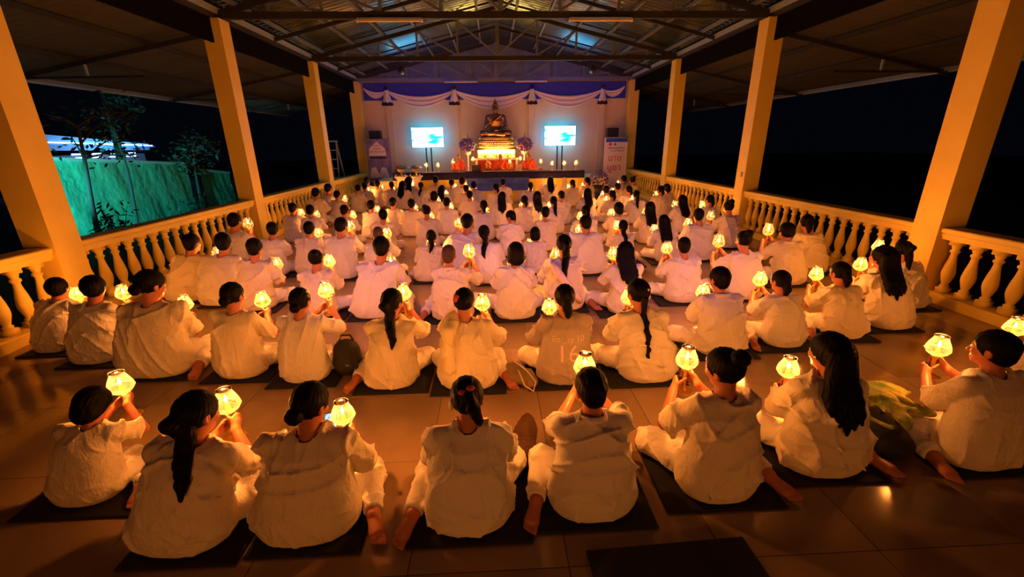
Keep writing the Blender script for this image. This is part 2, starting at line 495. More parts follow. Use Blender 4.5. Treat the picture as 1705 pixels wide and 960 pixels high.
def zroof(x):
    e = EL if x < RIDGE_X else ER
    return EAVE_Z + (RIDGE_Z - EAVE_Z) * (x - e) / (RIDGE_X - e)
def truss(y, tie_mat):
    t = empty('roof_truss', (0, y, 0)); tag(t, kind='structure')
    MB().box((EL+.1, -0.05, 4.28), (ER-.1, 0.05, 4.40)).build('tie_beam', tie_mat, t)
    for ex in (EL, ER):
        MB().bar((ex, 0, EAVE_Z - 0.13), (RIDGE_X, 0, RIDGE_Z - 0.13), 0.07, 0.10).build('rafter', 'dark_steel', t)
    MB().box((RIDGE_X-.05, -0.04, 4.40), (RIDGE_X+.05, 0.04, RIDGE_Z - 0.15)).build('king_post', 'grey_steel', t)
    for s_ in (-1, 1):
        xs = [RIDGE_X + s_*d for d in (0, 1.15, 2.3, 3.4, 4.4)]
        for i in range(1, 5):
            MB().box((xs[i]-.028, -0.028, 4.40), (xs[i]+.028, 0.028, zroof(xs[i]) - 0.15)).build('web_post', 'grey_steel', t)
            MB().bar((xs[i-1], 0, 4.42), (xs[i], 0, zroof(xs[i]) - 0.17), 0.04).build('web_brace', 'grey_steel', t)
    # lean-to outriggers on both sides
    for a, b_ in ((-9.3, XL - 0.3), (9.6, XR + 0.3)):
        MB().bar((b_, 0, 4.05), (a, 0, 3.28), 0.05, 0.08).build('outrigger', 'dark_steel', t)
        MB().bar((b_ + (a-b_)*0.35, 0, 3.32), (a, 0, 3.30), 0.04).build('outrigger_tie', 'dark_steel', t)
        x = b_ + (a-b_)*0.62
        MB().box((x-.02, -.02, 3.32), (x+.02, .02, 3.62)).build('outrigger_strut', 'white_steel', t)
for y, m_ in ((0.75, 'dark_steel'), (5.15, 'dark_steel'), (9.52, 'dark_steel'), (13.95, 'dark_steel'), (18.2, 'grey_steel')):
    truss(y, m_)
for y in (2.9, 7.3, 11.7, 16.1):       # intermediate rafters between the trusses
    r = empty('roof_truss', (0, y, 0)); tag(r, kind='structure')
    for ex in (EL, ER):
        MB().bar((ex, 0, EAVE_Z - 0.12), (RIDGE_X, 0, RIDGE_Z - 0.12), 0.05, 0.08).build('rafter', 'dark_steel', r)

# unlit fluorescent tubes below the trusses
for x0, x1, y, lab in ((-2.48, -1.26, 9.42, 'unlit fluorescent tube under the second truss, left of centre'),
                       (1.58, 2.80, 9.42, 'unlit fluorescent tube under the second truss, right of centre'),
                       (-1.7, -0.5, 18.1, 'unlit fluorescent tube under the stage truss, left of centre'),
                       (1.0, 2.2, 18.1, 'unlit fluorescent tube under the stage truss, right of centre')):
    e = empty('tube_light', ((x0+x1)/2, y, 4.28)); L = (x1-x0)/2
    tag(e, lab, 'tube light', 'unlit fluorescent tubes')
    MB().box((-L, -0.03, -0.04), (L, 0.03, 0.0), 0.004).build('housing', 'white_steel', e)
    MB().tube([(-L+.03, 0, -0.055), (L-.03, 0, -0.055)], 0.016, 8).build('tube', 'tube_glass', e)
    for q in (-1, 1): MB().box((q*L-.02, -.02, -.075), (q*L+.02, .02, -.035)).build('end_cap', 'white_plastic', e)

# two added lanterns, out of view, to fill the backs of the nearest row
for x, wd in ((-1.1, 'left'), (1.7, 'right')):
    e = empty('fill_lantern', (x, -1.6, 0)); tag(e, 'added fill lantern on a post, unseen behind the nearest row, %s one' % wd, 'lantern', 'added fill lanterns behind the camera')
    MB().lathe([(.16, 0), (.16, .03), (.03, .06), (.025, .57), (.09, .60), (.09, .62)], 14).build('post', 'dark_steel', e, True)
    MB().lathe([(.05, .63), (.075, .69), (.075, .81), (.05, .87)], 14).build('glass_globe', 'lamp_glass', e, True)
    MB().ball((0, 0, .74), .03, 10, 8).build('bulb', 'bulb_glow', e, True)
    MB().lathe([(.09, .88), (.06, .93), (.01, .96)], 14).build('cap', 'dark_steel', e, True)
    light('fill_lantern_light', 'POINT', (0, 0, .74), FILL_LANTERN_W, (1.0, 0.29, 0.04), e, shadow_soft_size=0.04)

# added wash lamps on the trusses: blue on the stage, violet tint on the crowd
def wash(x, y, z, d, w_, col, led, lab, size):
    e = empty('added_wash_lamp', (x, y, z)); tag(e, lab, 'added wash light', 'added wash lamps on the trusses')
    h = empty('lamp_head'); h.parent = e; h.rotation_euler = aim(d)
    MB().lathe([(0.05, 0.10), (0.09, 0.06), (0.10, -0.10), (0.085, -0.10), (0.08, -0.08)], 14).build('can', 'black_plastic', h)
    MB().lathe([(0.078, -0.084), (0.078, -0.08)], 14).build('lens', led, h)
    MB().bar((0, 0, 0.22), (0, 0, 0.09), 0.03, 0.03).build('clamp', 'black_plastic', e)
    light('added_wash_light', 'SPOT', (0, 0, -0.12), w_, col, h, spot_size=size, spot_blend=0.8, shadow_soft_size=0.08)
for sx, wd in ((-2.6, 'left'), (3.1, 'right')):
    wash(sx, 14.1, 4.06, (0.0, 4.6, -0.3), ADDED_STAGE_WASH_W, (0.06, 0.08, 1.0), 'led_blue', 'added black lamp washing the %s half of the stage wall in blue' % wd, 1.9)
for sx, wd in ((-1.3, 'left'), (1.8, 'right')):
    wash(sx, 0.9, 4.06, (0.0, 5.4, -3.15), ADDED_HALL_WASH_W, (0.75, 0.30, 1.0), 'led_violet', 'added black lamp washing the %s half of the seated crowd in violet' % wd, 0.9)

# ================================================================== outside, left
GZ = -0.16
yard = MB().box((-60, -30, -0.30), (60, 70, GZ)).build('ground', 'yard_ground'); tag(yard, kind='structure')
def noise1(x, s=0.0): return math.sin(x*1.7+s)+0.6*math.sin(x*4.1+1.3+s)+0.35*math.sin(x*9.7+2+s)
def tarp(y0, y1, x, ztop0, ztop1, lab):
    e = empty('tarp_fence', (x, (y0+y1)/2, GZ)); yc = (y0+y1)/2
    tag(e, lab, 'fence', 'teal tarp fences outside')
    n, m = 60, 14; vs = []; fs = []
    for i in range(n+1):
        y = y0 + (y1-y0)*i/n - yc; zt = ztop0 + (ztop1-ztop0)*i/n - GZ
        for j in range(m+1):
            z = zt*j/m
            vs.append((0.010*noise1(y*2 + 0.3*j/m, j*0.25) + 0.006*math.sin(z*5 + y), y, z))
    for i in range(n):
        for j in range(m):
            a = i*(m+1)+j; fs.append((a, a+m+1, a+m+2, a+1))
    MB().add(vs, fs).build('tarp', 'tarp_teal', e, True)
    k = 4
    for i in range(k+1):
        y = (y0 + (y1-y0)*i/k) - yc; zt = ztop0 + (ztop1-ztop0)*i/k - GZ
        MB().tube([(-0.06, y, 0), (-0.06, y, zt + 0.05)], 0.03, 7).build('post', 'bark', e)
    MB().bar((0, y0-yc, ztop0-GZ), (0, y1-yc, ztop1-GZ), 0.09, 0.07).build('top_rope', 'tarp_cap', e)
tarp(4.4, 8.3, -10.0, 1.86, 1.86, 'stretch of teal tarp fence seen left of the nearest left column')
tarp(9.95, 15.0, -10.0, 1.84, 1.50, 'long teal tarp fence lit cyan beyond the left balustrade')
tarp(15.9, 17.6, -10.2, 1.26, 1.05, 'short end of teal tarp fence glimpsed before the second left column')
e = empty('flood_lamp', (-9.1, 7.4, GZ)); tag(e, 'cool floodlight on a short pole lighting the teal tarp fence', 'floodlight')
MB().tube([(0, 0, 0), (0, 0, 1.36)], 0.03, 8).build('pole', 'grey_steel', e)
h = empty('lamp_head'); h.parent = e; h.rotation_euler = aim((-0.75, 4.5, -0.12)); h.location = (0, 0, 1.42)
MB().box((-0.16, -0.11, -0.03), (0.16, 0.11, 0.05), 0.01).build('housing', 'black_plastic', h)
MB().box((-0.14, -0.09, -0.034), (0.14, 0.09, -0.03)).build('lens', 'led_cyan', h)
light('yard_light', 'SPOT', (0, 0, -0.06), YARD_W, (0.05, 0.85, 0.85), h, spot_size=0.85, spot_blend=0.6, shadow_soft_size=0.08)

def tree(x, y, lean, ht, r, leaves, lab, seed, spread=1.0):
    rng = random.Random(seed)
    e = empty('tree', (x, y, GZ)); tag(e, lab, 'tree', 'trees outside the left balustrade')
    pts = [(lean[0]*t + 0.05*math.sin(5*t+seed), lean[1]*t + 0.04*math.sin(4*t), ht*t) for t in [i/8 for i in range(9)]]
    MB().tube(pts, [r*(1-0.55*i/8) for i in range(9)], 8).build('trunk', 'bark', e, True)
    top = Vector(pts[-1])
    lf = MB()
    for k in range(6):
        a = rng.uniform(0, 2*PI); d = Vector((math.cos(a), math.sin(a), rng.uniform(0.1, 0.7))) * rng.uniform(0.5, 0.95) * spread
        st = Vector(pts[rng.choice((5, 6, 7, 8))])
        MB().tube([st, st + d*0.5 + Vector((0, 0, .05)), st + d], [r*.35, r*.25, r*.1], 6).build('branch', 'bark', e, True)
        for q in range(leaves):
            c = st + d*rng.uniform(0.35, 1.15) + Vector((rng.gauss(0, .2), rng.gauss(0, .2), rng.gauss(0, .16)))
            u = Vector((rng.gauss(0, 1), rng.gauss(0, 1), rng.gauss(0, .6))).normalized() * rng.uniform(0.06, 0.12)
            v = u.cross(Vector((rng.gauss(0, 1), rng.gauss(0, 1), rng.gauss(0, 1)))).normalized() * 0.03
            lf.add([c-u, c+v+u*.1, c+u, c-v+u*.1], [(0, 1, 2, 3)])
    tag(lf.build('foliage', 'leaf_dark', e), kind='stuff')
tree(-8.7, 9.65, (-0.1, 0.45, 0), 2.6, 0.06, 30, 'slim tree with dark leaves in front of the lit tarp, nearest the camera', 3)
tree(-9.1, 11.3, (-0.05, 0.2, 0), 3.3, 0.045, 26, 'thin bare stem in the middle of the lit tarp', 5, 0.4)
tree(-9.0, 13.6, (0.1, 0.3, 0), 2.4, 0.05, 60, 'low forked shrub tree at the far end of the tarp', 8, 0.8)
tree(-12.6, 15.5, (0.0, 0.3, 0), 4.6, 0.11, 90, 'broad dark tree standing behind the tarp fence', 11, 1.5)
for k, (x, y) in enumerate(((-8.2, 9.6), (-8.5, 12.6), (-8.4, 14.6))):
    rng = random.Random(k); b = MB()
    e = empty('bush', (x, y, GZ)); tag(e, ['low dark bush at the foot of the slim tree', 'low dark bush in front of the tarp middle', 'low dark bush near the forked shrub tree'][k], 'bush', 'bushes along the tarp')
    st = MB()
    for q in range(14):
        a = rng.uniform(0, 2*PI); d = Vector((math.cos(a)*.35, math.sin(a)*.35, rng.uniform(.5, 1.0)))
        st.tube([(0, 0, 0), d*.6, d], [.012, .009, .004], 5)
        for w_ in range(16):
            c = d*rng.uniform(.4, 1.1) + Vector((rng.gauss(0, .08), rng.gauss(0, .08), rng.gauss(0, .08)))
            u = Vector((rng.gauss(0, 1), rng.gauss(0, 1), rng.gauss(0, .7))).normalized()*.09
            v = u.cross(Vector((.3, rng.gauss(0, 1), 1))).normalized()*.025
            b.add([c-u, c+v, c+u, c-v], [(0, 1, 2, 3)])
    st.build('stem', 'bark', e); tag(b.build('foliage', 'leaf_dark', e), kind='stuff')
# lit shed far behind
e = empty('shed', (-22, 26.2, GZ)); e.scale = (1, 1, 0.8); tag(e, 'distant open shed with blue lit roof and strip lights behind the tarp fence', 'building')
MB().box((-3, -3.2, 0), (0, 3.2, 2.3)).build('wall', 'shed_wall', e)
MB().add([(-3.4, -3.6, 3.3), (-3.4, 3.4, 3.3), (0.6, 3.4, 2.75), (0.6, -3.6, 2.95), (-3.4, -3.6, 3.4), (-3.4, 3.4, 3.4), (0.6, 3.4, 2.85), (0.6, -3.6, 3.05)],
         [(3,2,1,0),(4,5,6,7),(0,1,5,4),(1,2,6,5),(2,3,7,6),(3,0,4,7)]).build('roof', 'shed_roof', e)
MB().bar((0.62, -3.4, 3.10), (0.62, 3.2, 2.88), 0.05).build('roof_light', 'strip_light', e)
for y in (-1.4, -0.3, 0.9, 2.1):
    MB().box((0.01, y-.36, 2.32), (0.04, y+.36, 2.40)).build('window_light', 'strip_light', e)
    MB().box((0.01, y-.36, 2.10), (0.04, y+.36, 2.16)).build('window_light', 'strip_light', e)
MB().add([(.55, -3.4, 2.62), (.55, 3.0, 2.55), (.55, 3.0, 3.0), (.55, -3.4, 3.55), (.45, -3.4, 2.62), (.45, 3.0, 2.55), (.45, 3.0, 3.0), (.45, -3.4, 3.55)], [(0,1,2,3),(7,6,5,4),(0,4,5,1),(1,5,6,2),(2,6,7,3),(3,7,4,0)]).build('fascia', 'shed_roof', e)
light('shed_light', 'AREA', (3.0, 0, 3.0), 120.0, (0.25, 0.55, 1.0), e, rot=(0, PI/2, 0), size=1.5)

# step ladder outside the left rail near the stage
e = empty('step_ladder', (-6.0, 17.3, 0.64)); tag(e, 'aluminium step ladder standing outside the left rail near the stage', 'ladder')
for q in (-1, 1):
    MB().bar((q*.22, -0.55, -0.8), (q*.15, 0, 1.5), .04, .06).build('front_rail', 'stair_aluminium', e)
    MB().bar((q*.22, 0.55, -0.8), (q*.15, 0, 1.5), .04, .04).build('back_rail', 'stair_aluminium', e)
for i in range(6):
    t = (i+1)/7.0
    MB().box((-.22+.07*t, -0.55*(1-t)-.05, -0.8+2.3*t), (.22-.07*t, -0.55*(1-t)+.05, -0.8+2.3*t+.03)).build('step', 'stair_aluminium', e)
MB().box((-.18, -.1, 1.48), (.18, .1, 1.53)).build('top_step', 'stair_aluminium', e)
# ================================================================== figures: signed-distance modelling, meshed with surface nets
class Field:
    def __init__(s, lo, hi, h):
        s.lo = np.array(lo, np.float32); s.h = h
        n = np.ceil((np.array(hi) - np.array(lo)) / h).astype(int) + 1
        s.d = np.full(n, 0.1, np.float32)
        s.ax = [s.lo[i] + h*np.arange(n[i], dtype=np.float32) for i in range(3)]
    def blk(s, lo, hi):
        sl = []
        for i in range(3):
            a = int((lo[i]-s.lo[i])/s.h); b = int((hi[i]-s.lo[i])/s.h) + 2
            a = max(0, a); b = min(s.d.shape[i], b)
            if b <= a: return None
            sl.append(slice(a, b))
        return tuple(sl), s.ax[0][sl[0]][:, None, None], s.ax[1][sl[1]][None, :, None], s.ax[2][sl[2]][None, None, :]
    def put(s, sl, v, k, sub):
        D = s.d[sl]
        if sub:
            h = np.clip(0.5 - 0.5*(v + D)/k, 0, 1); s.d[sl] = D + (-v - D)*h + k*h*(1-h)
        else:
            h = np.clip(0.5 + 0.5*(D - v)/k, 0, 1); s.d[sl] = D + (v - D)*h - k*h*(1-h)
    def ell(s, c, r, k=0.015, R=None, sub=False):
        m = max(r) + 2*k + 2*s.h
        q = s.blk([c[i]-m for i in range(3)], [c[i]+m for i in range(3)])
        if q is None: return
        sl, X, Y, Z = q
        x, y, z = X-c[0], Y-c[1], Z-c[2]
        if R is not None:
            x, y, z = (R[0][0]*x+R[1][0]*y+R[2][0]*z, R[0][1]*x+R[1][1]*y+R[2][1]*z, R[0][2]*x+R[1][2]*y+R[2][2]*z)
        k0 = np.sqrt((x/r[0])**2 + (y/r[1])**2 + (z/r[2])**2) + 1e-6
        k1 = np.sqrt((x/r[0]**2)**2 + (y/r[1]**2)**2 + (z/r[2]**2)**2) + 1e-6
        s.put(sl, k0*(k0-1)/k1, k, sub)
    def cap(s, a, b, ra, rb, k=0.015, cut=False, sub=False):
        m = max(ra, rb) + 2*k + 2*s.h
        q = s.blk([min(a[i], b[i])-m for i in range(3)], [max(a[i], b[i])+m for i in range(3)])
        if q is None: return
        sl, X, Y, Z = q
        d = [b[i]-a[i] for i in range(3)]; L2 = sum(x*x for x in d) + 1e-9
        raw = ((X-a[0])*d[0] + (Y-a[1])*d[1] + (Z-a[2])*d[2]) / L2
        t = np.clip(raw, 0, 1)
        v = np.sqrt((X-a[0]-t*d[0])**2 + (Y-a[1]-t*d[1])**2 + (Z-a[2]-t*d[2])**2) - (ra + (rb-ra)*t)
        if cut: v = np.maximum(v, (raw-1)*math.sqrt(L2))
        s.put(sl, v, k, sub)
    def chain(s, pts, rad, k=0.012):
        for i in range(len(pts)-1): s.cap(pts[i], pts[i+1], rad[i], rad[i+1], k)
    def loft(s, zs, xc, yc, a, b, k=0.03, p=2.3):
        A = max(a); B = max(b); m = 2*k + 2*s.h
        q = s.blk([min(xc)-A-m, min(yc)-B-m, zs[0]-m], [max(xc)+A+m, max(yc)+B+m, zs[-1]+m])
        sl, X, Y, Z = q
        z1 = Z.ravel()
        f = lambda arr: np.interp(z1, zs, arr).astype(np.float32)[None, None, :]
        a_, b_ = f(a), f(b)
        v = ((np.abs((X-f(xc))/a_)**p + np.abs((Y-f(yc))/b_)**p)**(1/p) - 1)*np.minimum(a_, b_)
        v = np.maximum(v, np.maximum(Z-zs[-1], zs[0]-Z))
        s.put(sl, v, k, False)
    def plane(s, n, c, box=None):
        """cut away everything where n.p > c (inside box)"""
        q = s.blk(*box) if box else s.blk(s.lo, s.lo + s.h*np.array(s.d.shape))
        sl, X, Y, Z = q
        s.d[sl] = np.maximum(s.d[sl], n[0]*X + n[1]*Y + n[2]*Z - c)
    def mesh(s, name, disp=None):
        d = s.d; S = d < 0
        n = S.astype(np.int8)
        c = (n[:-1,:-1,:-1]+n[1:,:-1,:-1]+n[:-1,1:,:-1]+n[1:,1:,:-1]+n[:-1,:-1,1:]+n[1:,:-1,1:]+n[:-1,1:,1:]+n[1:,1:,1:])
        act = (c > 0) & (c < 8)
        I, J, K = np.nonzero(act)
        idx = np.full(act.shape, -1, np.int32); idx[I, J, K] = np.arange(len(I))
        cor = [(0,0,0),(1,0,0),(0,1,0),(1,1,0),(0,0,1),(1,0,1),(0,1,1),(1,1,1)]
        dv = [d[I+o[0], J+o[1], K+o[2]] for o in cor]
        acc = np.zeros((len(I), 3), np.float32); cnt = np.zeros(len(I), np.float32)
        for e0, e1 in ((0,1),(2,3),(4,5),(6,7),(0,2),(1,3),(4,6),(5,7),(0,4),(1,5),(2,6),(3,7)):
            a, b = dv[e0], dv[e1]
            mk = (a < 0) != (b < 0)
            t = np.where(mk, a/np.where(mk, a-b, 1), 0)
            for ax in range(3):
                acc[:, ax] += np.where(mk, cor[e0][ax] + t*(cor[e1][ax]-cor[e0][ax]), 0)
            cnt += mk
        P = acc/cnt[:, None]
        P[:, 0] += I; P[:, 1] += J; P[:, 2] += K
        P = P*s.h + s.lo
        quads = []
        for ax in range(3):
            sh = [slice(None)]*3; sh2 = [slice(None)]*3
            sh[ax] = slice(0, -1); sh2[ax] = slice(1, None)
            A, B = S[tuple(sh)], S[tuple(sh2)]
            ch = A != B
            u, w = (ax+1) % 3, (ax+2) % 3
            I3 = np.nonzero(ch); keep = (I3[u] > 0) & (I3[w] > 0) & (I3[u] < act.shape[u]) & (I3[w] < act.shape[w])
            I3 = [q[keep] for q in I3]
            sgn = A[tuple(I3)]
            def g(du, dw):
                ii = [q.copy() for q in I3]; ii[u] -= du; ii[w] -= dw
                return idx[tuple(ii)]
            q = np.stack([g(1,1), g(0,1), g(0,0), g(1,0)], 1)
            q[~sgn] = q[~sgn][:, ::-1]
            quads.append(q)
        Q = np.concatenate(quads)
        Q = Q[(Q >= 0).all(1)]
        me = bpy.data.meshes.new(name)
        me.vertices.add(len(P)); me.vertices.foreach_set('co', P.astype(np.float32).ravel())
        me.loops.add(Q.size); me.loops.foreach_set('vertex_index', Q.astype(np.int32).ravel())
        me.polygons.add(len(Q))
        me.polygons.foreach_set('loop_start', np.arange(0, Q.size, 4, dtype=np.int32))
        me.polygons.foreach_set('use_smooth', np.ones(len(Q), bool))
        me.update(calc_edges=True)
        if disp is not None:
            N = np.zeros(len(P)*3, np.float32)
            me.vertex_normals.foreach_get('vector', N); N = N.reshape(-1, 3)
            P = P + N*disp(P, N)[:, None]
            me.vertices.foreach_set('co', P.astype(np.float32).ravel())
            me.update()
        return me

def folds(seed, amp, centres):
    rng = np.random.RandomState(seed)
    ks = rng.normal(size=(6, 3)) * np.array([1.0, .9, 0.75])
    ks *= (np.concatenate([rng.uniform(13, 26, 4), rng.uniform(40, 62, 2)])/np.linalg.norm(ks, axis=1))[:, None]
    ph = rng.uniform(0, 6.28, 12)
    wk = rng.normal(size=(3, 3))*6
    def f(P, N):
        W = np.sin(P @ wk.T + ph[:3])
        out = np.zeros(len(P))
        for i in range(6):
            a = P @ ks[i] + 1.7*W[:, i % 3] + ph[i+3]
            out += (1 if i < 4 else .22)*((1-np.abs(np.sin(a)))**2.4 - .28) * np.clip(0.45 + 0.75*W[:, (i+1) % 3], 0, 1.2)
        out = out*amp*1.5
        for j, c in enumerate(centres):     # creases pulled from armpits, waist and elbows
            v = P - np.array(c); r = np.linalg.norm(v, axis=1)
            an = np.arctan2(v[:, 2], v[:, 0] + 0.5*v[:, 1])
            out += amp*1.1*np.exp(-(r/0.15)**2)*np.clip(r/0.06 - .3, 0, 1)*((1-np.abs(np.sin(an*2.5 + 9*r + ph[9] + j)))**1.8-0.3)
        return np.where(out < 0, out*.4, out)*np.clip(P[:, 2]/.07, .15, 1)
    return f

def rotm(yaw, pitch, roll):
    m = Matrix.Rotation(yaw, 3, 'Z') @ Matrix.Rotation(pitch, 3, 'X') @ Matrix.Rotation(roll, 3, 'Y')
    return [[m[i][j] for j in range(3)] for i in range(3)]

ZS = [0.0, .05, .12, .22, .32, .42, .50, .55, .60]
YC = [-.01, -.012, -.02, -.03, -.022, -.002, .018, .032, .045]
BB = [.155, .168, .175, .160, .150, .143, .120, .085, .050]
AA = [.215, .245, .252, .232, .212, .202, .182, .130, .065]
def back_y(z): return float(np.interp(z, ZS, np.array(YC) - np.array(BB)))

def ik(S, W, u, f, pole):
    S = np.array(S); W = np.array(W); d = W - S; L = np.linalg.norm(d)
    if L > u+f-.01: W = S + d/L*(u+f-.01); d = W-S; L = u+f-.01
    a = (u*u - f*f + L*L)/(2*L); hh = math.sqrt(max(u*u-a*a, 1e-4))
    n = d/L; p = np.array(pole, float); p -= n*np.dot(p, n); p /= np.linalg.norm(p)
    return S + n*a + p*hh, W

def grip(F, S0, axis_side, rad, z, fr, twist=0.0):
    """fingers of one hand closed round the lamp stem; axis_side +1 right hand, -1 left hand"""
    sd = axis_side
    def pt(th, r, dz): 
        th = th + twist
        return (S0[0] + sd*r*math.cos(th), S0[1] + r*math.sin(th), z + dz)
    lens = (0.94, 1.0, 0.95, 0.80)
    for i in range(4):
        dz = 0.030 - 0.0195*i
        th = [0.25, 1.05*lens[i]+.1, 1.85*lens[i], 2.55*lens[i]]
        F.chain([pt(th[0], rad+.014, dz), pt(th[1], rad+.008, dz), pt(th[2], rad+.005, dz), pt(th[3], rad+.004, dz)], [fr*1.1, fr, fr*.93, fr*.8], 0.004)
    th = -0.45
    F.chain([pt(-.75, rad+.03, -.005), pt(-1.1, rad+.018, .028), pt(-1.55, rad+.008, .052)], [fr*1.45, fr*1.2, fr*.95], 0.006)   # thumb
    c = pt(-.15, rad+.020, 0.0)
    R = rotm(sd*(-.15+twist), 0, 0)
    F.ell(c, (.015, .040, .043), 0.01, R)
    return pt(-.75, rad+.062, -.035)

def foot(F, A, d):
    d = Vector((d[0], d[1], 0)).normalized(); n = Vector((-d.y, d.x, 0)); A = Vector(A)
    heel = A - d*.035; heel.z = .036
    ball = A + d*.115; ball.z = .026
    F.cap(A, heel, .034, .034, .02); F.cap(heel, ball, .033, .027, .015)
    F.cap(heel, ball + n*.022, .028, .024, .015); F.cap(heel, ball - n*.022, .028, .022, .015)
    for i, (o, l, r) in enumerate(((.030, .062, .0125), (.013, .060, .0095), (-.003, .054, .009), (-.018, .047, .0085), (-.031, .038, .008))):
        a = ball + n*o; b = ball + n*o*1.05 + d*l; b.z = .016
        F.cap(a, b, r, r*.9, .005)

def figure(P):
    """meshes of one seated figure, local frame: seat on the origin, facing +Y"""
    hs, hc_, seed = P['hs'], P['hcl'], P['seed']
    lean, wf = P['lean'], P['wf']
    lx, ly, lz = P['lamp']
    rng = random.Random(seed)
    xs = lambda z: lean*(2*z/.8 - .6)
    nb = np.array([xs(.57), .035, .565])
    Rh = rotm(P['yaw'], P['pitch'], P['roll'])
    RM = np.array(Rh)
    hc = nb + np.array([xs(.74)-xs(.57), .035, .16]) 
    H = lambda v: tuple(hc + RM @ np.array(v, float))
    # limbs
    sw = .168*wf
    SR, SL = (sw+xs(.52), .028, .520), (-sw+xs(.52), .028, .520)
    S0 = (lx, ly, lz)
    zr, zl = lz - .135, lz - .185
    legs = P['legs']
    m = 1 if legs == 'R' else -1
    if legs == 'x':
        KR, AR, DR = (.30*P['kn'], .26, .085), (-.05, .33, .06), (-.9, .25)
        KL, AL, DL = (-.30*P['kn'], .27, .085), (.06, .24, .055), (.9, .30)
    else:
        near = [(.25*m, .30, .085), (.33*m, -.02, .05), (.38*m, -1)]
        other = [(-.27*m, .30, .09), (.13*m, .33, .06), (.9*m, -.3)]
        (KR, AR, DR), (KL, AL, DL) = (near, other) if m > 0 else (other, near)
    HR, HL = (.09, .01, .115), (-.09, .01, .115)
    # ---------- skin: one continuous body
    F = Field((-.50, -.30, -.012), (.50, .52, .93), hs)
    F.ell((0, 0, .12), (.15, .12, .10), .03); F.cap((0, 0, .12), tuple(nb - np.array([0, 0, .08])), .09, .075, .03)
    F.cap(SR, SL, .040, .040, .03)
    F.cap(tuple(nb - np.array([0, .005, .05])), H((0, -.015, -.05)), .056, .049, .02)
    for h_, k_, a_, d_ in ((HR, KR, AR, DR), (HL, KL, AL, DL)):
        F.cap(h_, k_, .075, .05, .02); F.cap(k_, a_, .048, .032, .015); foot(F, a_, d_)
    fr = max(.0085, hs*1.25)
    WR = grip(F, S0, 1, .019, zr, fr); WL = grip(F, S0, -1, .034, zl, fr, .35)
    ER, WR2 = ik(SR, WR, .265, .235, (.62, -.25, -.85)); EL_, WL2 = ik(SL, WL, .265, .235, (-.62, -.25, -.85))
    for s_, e_, w_ in ((SR, ER, WR), (SL, EL_, WL)):
        F.cap(s_, tuple(e_), .038, .038, .02); F.cap(tuple(e_), w_, .040, .026, .012)
    F.cap(WR, (S0[0]+.045, S0[1]-.02, zr), .026, .024, .012); F.cap(WL, (S0[0]-.06, S0[1]-.01, zl), .026, .024, .012)
    # head
    F.ell(H((0, -.012, .028)), (.074, .092, .086), .012, Rh)
    F.ell(H((0, .028, -.035)), (.057, .060, .078), .03, Rh)
    F.ell(H((0, .066, -.092)), (.024, .022, .020), .02, Rh)
    F.cap(H((-.034, .074, .022)), H((.034, .074, .022)), .012, .012, .012)
    F.cap(H((0, .083, .008)), H((0, .102, -.034)), .0075, .0125, .008)
    F.ell(H((0, .104, -.036)), (.016, .010, .009), .006, Rh)
    F.ell(H((0, .083, -.064)), (.023, .011, .006), .004, Rh); F.ell(H((0, .082, -.075)), (.020, .011, .006), .004, Rh)
    for q in (-1, 1):
        F.ell(H((q*.040, .062, -.025)), (.022, .022, .022), .015, Rh)
        F.ell(H((q*.030, .084, .003)), (.015, .010, .010), .006, Rh, sub=True)
        F.ell(H((q*.076, -.008, -.012)), (.009, .020, .032), .006, Rh)
        F.ell(H((q*.084, -.002, -.006)), (.006, .010, .016), .004, Rh, sub=True)
    out = {'skin': F.mesh('person')}
    # ---------- shirt
    C = Field((-.52, -.32, -.01), (.52, .44, .70), hc_)
    C.loft(ZS, [xs(z) for z in ZS], YC, [a*wf for a in AA], BB, .03, 2.25)
    C.cap((SR[0]-.04, SR[1], SR[2]+.005), (SL[0]+.04, SL[1], SL[2]+.005), .060, .060, .035)
    sl = P['sleeve']
    for s_, e_ in ((SR, ER), (SL, EL_)):
        e2 = np.array(s_) + (e_ - np.array(s_))*sl
        C.cap(s_, tuple(e2), .066, .078, .016, cut=True)
    C.cap(tuple(nb - np.array([0, .005, .03])), H((0, -.015, -.06)), .060, .062, .008, sub=True)
    centres = [(sw+xs(.45), -.03, .42), (-sw+xs(.45), -.03, .42), (rng.uniform(-.1, .1), -.19, rng.uniform(.1, .25)), (ER[0], ER[1], ER[2]), (EL_[0], EL_[1], EL_[2])]
    C.plane((0, 0, -1), -.008)
    out['shirt'] = C.mesh('shirt', folds(seed, P['fold'], centres))
    # ---------- trousers
    Tf = Field((-.52, -.28, -.012), (.52, .50, .30), hc_)
    Tf.ell((0, 0, .10), (.205*wf, .155, .105), .03)
    for h_, k_, a_ in ((HR, KR, AR), (HL, KL, AL)):
        Tf.cap(h_, k_, .098, .082, .03)
        a2 = tuple(np.array(k_) + (np.array(a_) - np.array(k_))*.93)
        Tf.cap(k_, a2, .080, .056, .03, cut=True)
    Tf.ell((0, .19, .085), (.24, .17, .070), .04)
    Tf.plane((0, 0, -1), -.006)
    out['trousers'] = Tf.mesh('trousers', folds(seed+50, P['fold']*.6, [(HR[0], .1, .16), (HL[0], .1, .16), KR, KL]))
    # ---------- hair
    kind = P['hair']
